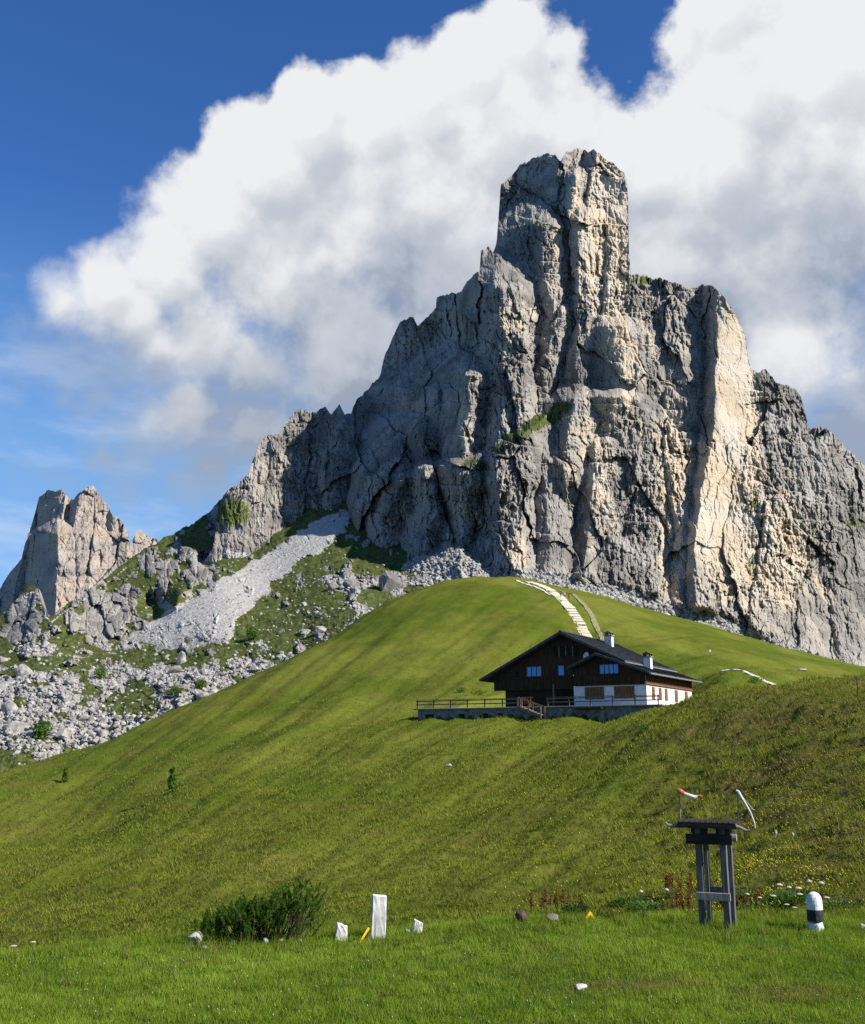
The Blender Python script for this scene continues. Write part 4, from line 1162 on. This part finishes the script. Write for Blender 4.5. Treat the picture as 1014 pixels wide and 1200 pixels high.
mb = MB(); mb.lathe([(.05, 0), (.30, .05), (.50, .16), (.52, .2), (.47, .18), (.28, .09), (.03, .05)], 18); mb.tube([(0, 0, .1), (0, .1, .5)], .02, 5)
dsh = mb.build('satellite_dish', M_dish, ch); dsh.location = (14.2, -.25, 6.75); dsh.rotation_euler = (math.radians(75), 0, math.radians(-25))
mb = MB(); mb.bar((14.2, -.03, 6.7), (14.2, -.3, 6.7), .06); mb.build('dish_bracket', M_metal, ch)
mb = MB(); mb.bar((9.9, -1.9, 0), (9.9, -1.9, 3.1), .2); mb.build('support_post', M_plank, ch)
mb = MB(); mb.lathe([(.07, 0), (.12, .06), (.07, .2)], 10); q = mb.build('wall_lamp', M_dish, ch); q.location = (12.2, -.25, 4.15)
for (cx, cy, zb, zt, lab) in ((12.95, 12, 8.5, 11.0, 'stone chimney near the ridge with a dark cap'), (20.6, 6, 4.9, 7.2, 'white rendered chimney with an ochre lichened cap')):
    big_c = cx > 15
    c_ = MB().box(cx - .5, cx + .5, cy - .45, cy + .45, zb, zt - .45, bev=.03).build('chimney', M_white if big_c else M_stone_grey, ch); c_['label'] = lab
    MB().box(cx - .62, cx + .62, cy - .57, cy + .57, zt - .448, zt - .3, bev=.02).build('chimney_collar', M_concrete, c_)
    mb = MB()
    for a in (-.42, .42):
        for b_ in (-.4, .4): mb.box(cx + a - .1, cx + a + .1, cy + b_ - .1, cy + b_ + .1, zt - .298, zt)
    mb.prism([(cx - .68, zt), (cx + .68, zt), (cx, zt + .32)], cy - .62, cy + .62); mb.build('chimney_cap', M_stone_mid if not big_c else M_plank, c_)
mb = MB()
mb.tube([(22.49, -.99, .1), (22.49, -.99, 4.1)], .05, 6)
mb.build('downpipe', M_metal, ch)

# terrace
te = empty('stone_terrace', (PAD[0], PAD[1], BASEZ), math.radians(-30))
tag(te, 'long low masonry terrace with small dark openings in front of the chalet', 'terrace')
MB().box(-9.5, 25.6, -5.0, -4.5, -3.6, -.16).build('retaining_wall', M_masonry, te)
MB().box(-9.5, -9.0, -4.49, 6.5, -3.6, -.16).build('side_wall', M_masonry, te)
MB().box(-10.1, 25.9, -5.35, -.62, -.155, 0.02, bev=.03).build('paving_slab', M_concrete, te)
MB().box(-10.1, 1.2, -.6, 7.0, -.155, 0.02, bev=.03).build('paving_slab', M_concrete, te)
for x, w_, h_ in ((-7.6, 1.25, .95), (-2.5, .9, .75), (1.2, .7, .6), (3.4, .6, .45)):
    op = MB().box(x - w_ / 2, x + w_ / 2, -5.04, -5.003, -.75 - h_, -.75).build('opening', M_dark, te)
    MB().box(x - w_ / 2 - .1, x + w_ / 2 + .1, -5.12, -5.045, -.75, -.62).build('lintel', M_concrete, op)
MB().box(14.5, 18.2, -6.0, -5.06, -.5, -.18, bev=.03).build('dark_plank', M_wood, te)  # dark plank standing in for a low dark opening


def railing(x0, x1, y, label, step=2.6):
    r = empty('wooden_railing', (PAD[0], PAD[1], BASEZ), math.radians(-30)); tag(r, label, 'railing')
    n_ = max(1, round((x1 - x0) / step))
    for i in range(n_ + 1):
        x = x0 + (x1 - x0) * i / n_; MB().box(x - .07, x + .07, y - .07, y + .07, .02, 1.16).build('post', M_rail, r)
    for z in (.55, 1.02):
        mb = MB(); mb.bar((x0 - .15, y - .11, z), (x1 + .15, y - .11, z + random.uniform(-.03, .03)), .06, .14); mb.build('rail', M_rail, r)
    MB().box(x0 - .2, x1 + .2, y - .13, y + .13, 1.162, 1.21).build('top_rail', M_rail, r)
    return r


railing(-9.6, 6.4, -5.0, 'long dark wooden railing on the terrace left of the stair')
railing(10.4, 25.3, -5.0, 'wooden railing in front of the white ground floor right of the stair', 2.9)
st = empty('wooden_stair', (PAD[0], PAD[1], BASEZ), math.radians(-30)); tag(st, 'short wooden stair with sloping handrails dropping from the terrace', 'stair')
for i in range(7): MB().box(7.0 + i * .42, 7.38 + i * .42, -6.7, -5.5, -.1 - i * .17, .0 - i * .17).build('tread', M_rail, st)
for y in (-5.45, -6.75):
    mb = MB(); mb.bar((6.8, y, 1.15), (10.1, y, -.05), .09, .14); mb.build('handrail', M_rail, st)
    mb = MB(); mb.bar((6.8, y, .0), (10.1, y, -1.25), .09, .24); mb.build('stringer', M_rail, st)
    for x, z in ((6.8, 1.2), (8.4, .6), (10.1, 0)): MB().box(x - .07, x + .07, y - .07, y + .07, z - 1.6, z).build('post', M_rail, st)
gt = empty('wooden_bench', (PAD[0] + 3.6, PAD[1] - 6.8, BASEZ + .02), math.radians(-30)); tag(gt, 'slatted light wooden bench with a high back standing on the terrace by the stair', 'bench')
MB().box(-1.0, 1.0, -.25, .25, .42, .5).build('seat', M_plank, gt)
for i in range(5): MB().box(-.95 + i * .42, -.80 + i * .42, .26, .32, .3, 1.35).build('back_slat', M_plank, gt)
for x in (-.9, .9):
    for y in (-.2, .2): MB().box(x - .05, x + .05, y - .05, y + .05, 0, .42).build('leg', M_plank, gt)
mb = MB(); mb.box(-1.05, 1.05, .321, .37, 1.2, 1.33); mb.build('back_rail', M_plank, gt)

# ------------------------------------------------------------------ walkers on the path


def person(px, py, label, hgt, shirt, trousers, hair, stride, yaw):
    x, y, z = cast(px, py)
    def f(c): return simple('cloth_' + label[:8], c, tuple(q * 1.3 for q in c), 6, bst=0)
    J = {'pel': (0, 0, .93, .14), 'waist': (0, 0, 1.08, .125), 'chest': (0, .01, 1.30, .15), 'neck': (0, .01, 1.47, .06), 'chin': (0, .02, 1.55, .075), 'head': (0, .02, 1.66, .10), 'top': (0, .01, 1.74, .06)}
    E = [('pel', 'waist'), ('waist', 'chest'), ('chest', 'neck'), ('neck', 'chin'), ('chin', 'head'), ('head', 'top')]
    for s, q in ((-1, 'l'), (1, 'r')):
        st_ = stride * s
        J['hip' + q] = (.10 * s, 0, .86, .095); J['kn' + q] = (.11 * s, st_ * .5 + .02, .48, .062); J['an' + q] = (.11 * s, st_ - .02, .09, .045); J['toe' + q] = (.12 * s, st_ + .14, .04, .04)
        J['sh' + q] = (.19 * s, 0, 1.40, .065); J['el' + q] = (.26 * s, -st_ * .3 - .02, 1.13, .045); J['wr' + q] = (.27 * s, -st_ * .6 + .05, .90, .032); J['ha' + q] = (.27 * s, -st_ * .7 + .08, .80, .036)
        E += [('pel', 'hip' + q), ('hip' + q, 'kn' + q), ('kn' + q, 'an' + q), ('an' + q, 'toe' + q), ('chest', 'sh' + q), ('sh' + q, 'el' + q), ('el' + q, 'wr' + q), ('wr' + q, 'ha' + q)]
    ks = list(J); me = D.meshes.new('person'); me.from_pydata([J[k][:3] for k in ks], [(ks.index(a), ks.index(b)) for a, b in E], [])
    ob = D.objects.new('person', me); COL.objects.link(ob); ob.modifiers.new('s', 'SKIN'); ob.modifiers.new('u', 'SUBSURF').levels = 1
    for i, k in enumerate(ks):
        me.skin_vertices[0].data[i].radius = (J[k][3],) * 2
    me.skin_vertices[0].data[0].use_root = True
    dg = bpy.context.evaluated_depsgraph_get(); m2 = D.meshes.new_from_object(ob.evaluated_get(dg)); D.objects.remove(ob)
    m2.materials.clear()
    for c in (M_skin, f(shirt), f(trousers), f(hair)): m2.materials.append(c)
    for p in m2.polygons:
        c = p.center; p.material_index = 0 if (c.z > 1.46 or (abs(c.x) > .2 and c.z < 1.0 and c.z > .7)) else 1 if c.z > .95 or abs(c.x) > .2 else 2
        if c.z > 1.66 or (c.z > 1.54 and c.y < -.02): p.material_index = 3
        if c.z < .1: p.material_index = 3
    o = D.objects.new('person', m2); COL.objects.link(o); s = hgt / 1.78; o.scale = (s, s, s); o.location = (x, y, z + .22); o.rotation_euler = (0, 0, yaw)
    tag(o, label, 'person')


person(657.5, 702, 'walker in dark clothes at the left of three people on the path', 1.72, (.03, .025, .04), (.02, .02, .03), (.03, .02, .015), .16, .4)
person(662.5, 703, 'walker in a pale grey top in the middle of three people on the path', 1.70, (.30, .28, .32), (.05, .04, .07), (.06, .03, .02), -.14, .2)
person(667, 703, 'walker in a reddish dark jacket at the right of three people on the path', 1.74, (.10, .03, .035), (.02, .02, .03), (.02, .015, .012), .12, .5)

x, y, z = cast(833, 775); mk = empty('path_marker', (x, y, z)); tag(mk, 'small white topped marker post beside the pale path behind the chalet', 'marker post')
MB().box(-.06, .06, -.06, .06, -.2, 1.3).build('post', M_rail, mk); MB().box(-.18, .18, -.09, -.062, .95, 1.35).build('plate', M_whitepaint, mk)
x, y, z = cast(941, 790); mb = MB(); mb.rock(1.0, .6, .45, 91, 2); o = mb.build('stone', M_boulder); o.location = (x, y, z + .1); tag(o, 'small white stone alone on the grass right of the pale path', 'stone')
x, y, z = cast(526, 897); mb = MB(); mb.rock(.35, .3, .2, 92, 2); o = mb.build('stone', M_boulder); o.location = (x, y, z + .08); tag(o, 'small pale stone in the middle of the hill slope below the terrace', 'stone')

# ------------------------------------------------------------------ things at the edge of the lawn


def lawn_at(px, py):
    x, y, z = cast(px, py, 11, 26)
    if y > 20.7: y = 20.7; x = (px - 507) / 1276 * y; z = gz(x, y)
    return x, y, z


def mpp(y): return y / 1200.0 * 0.985


# mountain pine bush
x, y, z = lawn_at(300, 1104); y += .3; u = mpp(y) * .93; bush = empty('mountain_pine', (x, y, z)); tag(bush, 'dense dark green dwarf mountain pine bush at the edge of the lawn', 'shrub')
prof = lambda q: np.interp(q, [-70, -62, -45, -20, 0, 25, 45, 62, 74, 82], [14, 30, 39, 46, 51, 58, 65, 69, 60, 42])
Vn, Tn = [], []; stm = MB()
for i in range(520):
    q = rng.uniform(-66, 74); inner = rng.random() < .3; hgt = prof(q) * u * (rng.uniform(.3, .7) if inner else rng.uniform(.62, 1.04)); yb = rng.normal(0, .26)
    bx0 = q * .82 * u; tx_ = q * u + rng.normal(0, .10); ty_ = yb * 1.25 + rng.normal(0, .04)
    sh = rng.uniform(.16, .30)
    tx_ += rng.normal(0, .05); p1 = np.array([tx_, ty_, hgt]); p0 = np.array([bx0 + (tx_ - bx0) * .6 + rng.normal(0, .09), yb, max(.02, hgt - sh)]); pb = np.array([bx0 * .9, yb * .6, 0.0])
    if i % 5 == 0: stm.tube([tuple(pb), tuple(p0), tuple(p1)], [.014, .009, .004], 5)
    n_ = 150; t = rng.random(n_) ** .8
    a_ = p0 + (p1 - p0) * t[:, None]; ax = (p1 - p0) / np.linalg.norm(p1 - p0)
    dr = rng.normal(0, 1, (n_, 3)); dr -= (dr @ ax)[:, None] * ax; dr /= np.linalg.norm(dr, axis=1)[:, None]; dr = dr + ax * rng.uniform(.4, 1.2, n_)[:, None]; dr /= np.linalg.norm(dr, axis=1)[:, None]
    L = rng.uniform(.03, .055, n_)[:, None]; sd_ = np.cross(dr, rng.normal(0, 1, (n_, 3))); sd_ /= np.linalg.norm(sd_, axis=1)[:, None]
    Vn.append(np.stack([a_ - sd_ * .0045, a_ + sd_ * .0045, a_ + dr * L], 1)); Tn.append(np.full(n_ * 3, np.clip(rng.normal(.45, .25), 0, 1)))
Vn = np.concatenate(Vn).reshape(-1, 3); mesh_np('foliage', Vn, np.arange(len(Vn)).reshape(-1, 3), M_needle, bush, {'tint': np.concatenate(Tn), 'dry': np.zeros(len(Vn))})
stm.build('stem', M_bark, bush)


def stone(name, px, py, wpx, hpx, dpt, mat, label, seed, cat='stone', cuts=9, tilt=0):
    x, y, z = lawn_at(px, py); u = mpp(y); mb = MB(); mb.rock(wpx * u / 2, dpt / 2, hpx * u / 2 * 1.15, seed, 3, cuts=cuts, rough=.025)
    o = mb.build(name, mat); o.location = (x, y, z + hpx * u * .45); o.rotation_euler = (0, tilt, 0); tag(o, label, cat); return o


def block(px, py, w, h, d, lab, seed, lean=0.0, taper=.12, mat=None, cat='stone', yaw=0.15):
    """rough split slab with a broken top"""
    r = random.Random(seed); x, y, z = lawn_at(px, py); u = mpp(y); w *= u; h *= u; bm = bmesh.new()
    bmesh.ops.create_cube(bm, size=1.0)
    bmesh.ops.subdivide_edges(bm, edges=bm.edges[:], cuts=5, use_grid_fill=True)
    for v in bm.verts:
        zz_ = v.co.z + .5; k = 1 - taper * zz_
        v.co.x = v.co.x * w * k + lean * zz_ * h; v.co.y = v.co.y * d * k; v.co.z = zz_ * h
        if zz_ > .97: v.co.z += r.uniform(-.006, .006) + (v.co.x / w - lean * h / w) * -.03 * (3 if taper > .13 else 1)
        v.co += Vector((r.uniform(-1, 1), r.uniform(-1, 1), 0)) * .006
    o_m = D.meshes.new('stone'); bmesh.ops.bevel(bm, geom=[e for e in bm.edges if e.calc_face_angle(0) > .9], offset=.01, segments=1, affect='EDGES'); bm.to_mesh(o_m); bm.free()
    o_m.materials.append(mat or M_stone_grey); o = D.objects.new('stone', o_m); COL.objects.link(o); o.location = (x, y, z - .06); o.rotation_euler = (0, 0, yaw); tag(o, lab, cat); return o


o = block(443, 1098, 16, 49, .20, 'tall upright white marble slab standing on the lawn edge', 1, lean=.035, taper=.02, mat=M_marble, cat='marker stone', yaw=.12); o.name = 'standing_stone'
block(400, 1098, 14, 21, .16, 'short grey white stone left of the yellow stake with a pointed top', 2, lean=.05, taper=.2)
block(488, 1093, 11, 17, .16, 'small white upright stone right of the tall marble slab', 3, lean=.15, taper=.15, mat=M_marble)
block(480, 1094, 9, 9, .14, 'low white stone leaning on the small upright stone', 4, mat=M_marble)
stone('stone', 227, 1107, 19, 15, .3, M_boulder, 'rounded pale stone left of the mountain pine bush', 21)
stone('stone', 611, 1080, 13, 17, .22, M_stone_brown, 'dark brown knobbly stone on the lawn edge with a white chip', 22)
stone('stone', 648, 1081, 18, 9, .3, M_stone_mid, 'low flat grey brown stone half hidden in grass', 23)
stone('stone', 681, 1160, 17, 6, .16, M_marble, 'flat white stone lying in the middle of the lawn', 24)
stone('stone', 1012, 1090, 8, 8, .15, M_stone_grey, 'small grey stone at the right edge behind the lawn', 26)
for q, (a, b_, s_) in enumerate(((312, 1101, 6), (330, 1100, 5), (273, 1105, 5), (352, 1100, 4), (240, 1109, 4))):
    stone('stone', a, b_ + 3, s_ + 2, s_, .1, M_boulder, ['small white pebble under the middle of the pine bush', 'small white pebble under the right half of the pine bush', 'small white pebble under the left half of the pine bush', 'tiny pebble near the right end of the pine bush', 'tiny pebble near the left end of the pine bush'][q], 60 + q)
x, y, z = lawn_at(424, 1098); u = mpp(y); y -= .28; z = gz(x, y)
mb = MB(); mb.bar((-2 * u, 0, -2 * u), (9 * u, .02, 15 * u), .038, .03, up=(0, 1, 0)); o = mb.build('yellow_stake', M_yellow); o.location = (x, y, z); tag(o, 'yellow painted stake leaning against the tall white slab', 'stake')
mb = MB(); mb.rock(5 * u, .06, 7 * u, 77, 2); o = mb.build('stone', M_stone_brown); o.location = (x + 8 * u, y + .06, z + 3 * u); tag(o, 'small dark stone between the yellow stake and the white slab', 'stone')
x, y, z = lawn_at(692, 1079); u = mpp(y)
cv = empty('yellow_trestle', (x, y, z)); tag(cv, 'yellow inverted v shaped bracket sticking out of the grass', 'bracket')
mb = MB(); mb.bar((-8 * u, 0, -3 * u), (.5 * u, 0, 9 * u), .045, .03, up=(0, 1, 0)); mb.build('arm', M_yellow, cv)
mb = MB(); mb.bar((-.5 * u, .01, 9 * u), (8 * u, 0, -3 * u), .045, .03, up=(0, 1, 0)); mb.build('arm', M_yellow, cv)

# bollard
x, y, z = lawn_at(957, 1092); u = mpp(y); u *= .83; bo = empty('stone_bollard', (x, y, z + .03)); tag(bo, 'round topped kerb stone painted white with a black band on a chipped base', 'bollard')
mb = MB(); mb.rock(15.5 * u, 12 * u, 13 * u, 5, 3, c=(0, 0, 4 * u), cuts=12, rough=.03); mb.build('base', M_whitepaint, bo)
mb = MB(); mb.lathe([(10.7 * u, 12 * u), (10.9 * u, 14 * u), (10.6 * u, 26.4 * u)], 24, jit=.003); mb.build('black_band', M_blackpaint, bo)
mb = MB(); mb.lathe([(10.5 * u, 26.4 * u), (10.7 * u, 34 * u), (10.3 * u, 38.5 * u), (9.2 * u, 42.5 * u), (7.0 * u, 46 * u), (4 * u, 48 * u), (1 * u, 48.8 * u)], 24, jit=.003); mb.build('cap', M_whitepaint, bo)

# wooden stand with small roof
x, y, z = lawn_at(841, 1088); u = mpp(y) * .915; S = empty('wooden_stand', (x, y, z), -.40); tag(S, 'tall grey timber frame with a small dark roof and thin rods on top', 'stand')
for a, dy in ((-15.5, -.14), (14, -.14), (-10.5, .2), (18.5, .2)):
    w_ = 7.6 if dy < 0 else 5.5
    MB().box((a - w_ / 2) * u, (a + w_ / 2) * u, dy - .07, dy + .07, -.15, 118 * u, bev=.008, jit=.002).build('post', M_post, S)
MB().box(-21 * u, 20 * u, -.262, -.213, 34 * u, 43 * u, bev=.006).build('crossbeam', M_pole, S)
MB().box(-14 * u, 20 * u, .272, .31, 39 * u, 46 * u, bev=.006).build('crossbeam', M_pole, S)
MB().box(-30 * u, 26 * u, -.27, -.213, 99 * u, 111 * u, bev=.01).build('upper_beam', M_beam, S)
mb = MB(); mb.tube([(-12 * u, .30, 105 * u), (27 * u, .30, 105 * u)], 4.5 * u, 12); mb.build('log_beam', M_pole, S)
for a in (-15.5, 14): MB().box((a - 8) * u, (a + 8) * u, -.20, .30, 112 * u, 118.4 * u, bev=.01).build('bracket', M_beam, S)
for a in (-15.5, 14): MB().box((a - 6) * u, (a + 6) * u, -.21, -.20 + .0, 100 * u, 118 * u).build('spacer', M_beam, S)
rf = MB(); r0, r1_ = -40 * u, 34 * u
rf.prism([(r0, 118.6 * u), (r1_, 118.6 * u), (r1_ - 3 * u, 125.5 * u), (r0 + 3 * u, 125.5 * u)], -.38, .42)
for i in range(10): rf.box(r0 + 3 * u + i * 6.8 * u, r0 + 3 * u + i * 6.8 * u + .012, -.37, .41, 125.4 * u, 127.0 * u)
rf.build('roof', M_beam, S)
mb = MB(); mb.tube([(-36 * u, -.3, 122 * u), (-44 * u, -.3, 119.5 * u), (-50 * u, -.3, 120.5 * u), (-53 * u, -.3, 123.5 * u)], [.035, .03, .026, .018], 8); mb.build('curled_end', M_pole, S)
mb = MB(); mb.tube([(30 * u, -.3, 122 * u), (37 * u, -.3, 120 * u), (44 * u, -.3, 117 * u), (48 * u, -.3, 118 * u)], [.035, .03, .026, .02], 8); mb.build('curled_end', M_pole, S)
mb = MB(); mb.tube([(-38 * u, 0, 126 * u), (-38 * u, 0, 163 * u)], .014, 7); mb.build('rod', M_metal, S)
mb = MB(); mb.tube([(33 * u, 0, 124 * u), (33.5 * u, 0, 162 * u)], .012, 7); mb.build('rod', M_metal, S)
# wind sock and bent pale tube hang from the rods
ws = empty('wind_sock', (0, 0, 0)); ws.location = S.matrix_world @ Vector((0, 0, 0)) if False else (x, y, z); ws.rotation_euler = (0, 0, -.40)
tag(ws, 'small torn red and white wind sock streaming from the left rod', 'wind sock')
mb = MB(); mb.tube([(-39.5 * u, 0, 163 * u), (-36 * u, -.01, 161 * u), (-31 * u, -.02, 158 * u)], [.03, .045, .036], 9); mb.build('red_collar', M_cloth_r, ws)
mb = MB(); mb.tube([(-31 * u, -.02, 158 * u), (-25 * u, -.02, 156 * u), (-19 * u, 0, 154 * u), (-15 * u, .01, 155.5 * u)], [.034, .036, .038, .02], 9); mb.build('white_sleeve', M_cloth_w, ws)
mb = MB(); mb.tube([(-15.5 * u, .01, 155.5 * u), (-12 * u, .01, 156 * u), (-9 * u, .01, 155 * u)], [.02, .018, .006], 7); mb.build('red_tip', M_cloth_r, ws)
bs = empty('bent_wind_tube', (x, y, z), -.40); tag(bs, 'faded pale strip drooping in a curve from the right rod', 'wind sock')
mb = MB(); mb.tube([(32.5 * u, 0, 163 * u), (35 * u, 0, 162 * u), (38 * u, 0, 156 * u), (43 * u, 0, 147 * u), (48 * u, 0, 137 * u), (52 * u, 0, 124 * u), (52 * u, 0, 119 * u)], [.02, .026, .021, .018, .015, .013, .010], 8); mb.build('tube', M_cloth_w, bs)
mb = MB(); mb.tube([(35 * u, .02, 161 * u), (43 * u, .02, 151 * u), (51 * u, .02, 140 * u)], [.012, .01, .02], 6); mb.build('cord', M_metal, bs)

# ------------------------------------------------------------------ weeds behind the lawn edge


def leaf_clump(n, r, h, seed, ll=.16, lw=.05):
    r_ = np.random.default_rng(seed); Vs = []
    for i in range(n):
        a = r_.uniform(0, 6.283); rr = r * math.sqrt(r_.random()); b = np.array([rr * math.cos(a), rr * math.sin(a), h * r_.random() * .7])
        d = np.array([math.cos(a), math.sin(a), r_.uniform(.3, 1.6)]); d /= np.linalg.norm(d); L = ll * r_.uniform(.6, 1.3)
        s = np.cross(d, [0, 0, 1]); s /= np.linalg.norm(s) + 1e-6; t = b + d * L; t[2] -= L * .25; m_ = b + d * L * .55
        Vs += [b, m_ + s * lw, t, m_ - s * lw]
    V = np.array(Vs); F = np.arange(len(V)).reshape(-1, 4); t = np.repeat(r_.random(n), 4)
    return V, F, t


wk = 0
for px, py, w_, hp, lab in [(900, 1075, 60, 20, 'broad leaved weed clump left of the bollard'), (985, 1080, 50, 24, 'dark leaved weed clump right of the bollard'), (675, 1082, 26, 10, 'leafy weed right of the flat brown stone'),
                            (760, 1078, 50, 16, 'leafy weed clump left of the timber stand'), (935, 1062, 60, 18, 'weed clump with pale heads behind the bollard'), (740, 1060, 40, 14, 'pale green weed patch up the slope left of the stand'), (875, 1060, 36, 16, 'weed clump right behind the timber stand')]:
    X_, Y_, Z_ = cast(px, min(py, 1072), 22, 60); u2 = mpp(Y_)
    V, F, t = leaf_clump(int(w_ * 9), w_ * u2 / 2, hp * u2, 300 + wk, .16, .04); wk += 1
    r = empty('weed_clump', (X_, Y_, Z_)); tag(r, lab, 'plant'); mesh_np('leaves', V, F, M_leafy, r, {'tint': t, 'dry': t * 0})
    mb = MB()
    for i in range(7): a = random.uniform(-.4, .4) * w_ * u2; mb.tube([(a, 0, 0), (a * 1.1, random.uniform(-.1, .1), hp * u2 * random.uniform(.8, 1.3))], [.006, .003], 5)
    mb.build('stem', M_leafy, r)
for px, py, n_, lab in [(640, 1080, 5, 'rusty red dock stalks behind the flat brown stone'), (662, 1081, 4, 'rusty red dock stalks right of the flat brown stone'), (815, 1072, 6, 'rusty dock stalks left of the timber stand'),
                        (795, 1050, 6, 'rusty dock stalks farther up the slope left of the stand'), (870, 1078, 5, 'rusty dock stalks between the stand and the bollard')]:
    X_, Y_, Z_ = cast(px, min(py, 1072), 22, 60)
    r = empty('dock_plant', (X_, Y_, Z_)); tag(r, lab, 'plant')
    for i in range(n_ + 3):
        a, b_ = random.uniform(-.55, .55), random.uniform(-.4, .4); h_ = random.uniform(.4, .8)
        mb = MB(); mb.tube([(a, b_, -.1), (a + random.uniform(-.05, .05), b_, h_)], [.012, .006], 5); stk_ = mb.build('stalk', M_bark, r); Vs = []
        for k in range(70):
            c_ = np.array([a, b_, h_ * random.uniform(.35, 1)]) + rng.normal(0, .03, 3); Vs += list(c_ + rng.normal(0, .024, (3, 3)))
        Vs += [np.array([a, b_, h_]), np.array([a + .02, b_, h_ * .4]), np.array([a - .02, b_, h_ * .4])]
        V = np.array(Vs); mesh_np('seed_head', V, np.arange(len(V)).reshape(-1, 3), M_rust, stk_, {'tint': np.repeat(rng.random(len(V) // 3), 3), 'dry': np.zeros(len(V))})
# cream umbels
um = empty('umbel_flower', (0, 0, -50)); mb = MB(); mb.tube([(0, 0, 0), (.02, 0, .25), (.0, 0, .45)], [.006, .005, .003], 5); mb.build('stem', M_leafy, um)
mb = MB()
mb.lathe([(.01, .435), (.06, .45), (.085, .455), (.09, .462), (.05, .475), (.01, .48)], 14, jit=.012)
mb.build('flower_head', M_umbel, um)
first = True
for px, py, s_ in [(961, 1035, 0.86), (934, 1041, 0.94), (935, 1048, 0.86), (904, 1050, 0.79), (919, 1060, 0.72), (928, 1065, 0.72), (966, 1052, .8), (874, 1048, .6), (888, 1052, .6), (912, 976, .55), (932, 978, .55), (923, 1040, .7), (947, 1033, .7), (24, 1108, .7), (46, 1104, .6), (750, 1045, .6), (780, 1043, .6), (912, 1037, .9), (944, 1058, .8)]:
    Y_ = 24.2 if py > 1000 else 33; X_ = (px - 507) / 1262 * Y_
    if px < 100: Y_ = 19.6; X_ = (px - 507) / 1262 * Y_
    g_ = gz(X_, Y_); zt = tpix(py) * Y_; o = um if first else copy_tree(um); first = False
    hgt = max(.15, zt - g_); o.location = (X_, Y_, zt - .46 * s_ if hgt > .46 * s_ else g_ - .02); 
    if hgt > .46 * s_: o.scale = (s_, s_, max(s_, hgt / .46)); o.location.z = g_
    else: o.scale = (s_, s_, s_)
    tag(o, 'white umbel flower on a thin stem in the rough grass', 'flower', 'white umbel flowers')
x, y, z = cast(1006, 822); sp = empty('dead_sapling', (x, y, z)); tag(sp, 'thin dark dead sapling on the grassy mound at the right edge', 'sapling'); u = mpp(y)
mb = MB(); mb.tube([(0, 0, -.1), (.05, 0, 14 * u), (-.03, 0, 26 * u)], [.05, .035, .015], 6); mb.build('trunk', M_bark, sp)
mb = MB()
for i in range(16): a = random.uniform(0, 6.28); h_ = random.uniform(8, 24) * u; mb.tube([(0, 0, h_), (math.cos(a) * .3, math.sin(a) * .3, h_ + random.uniform(.05, .35))], [.014, .005], 5)
mb.build('branches', M_bark, sp)
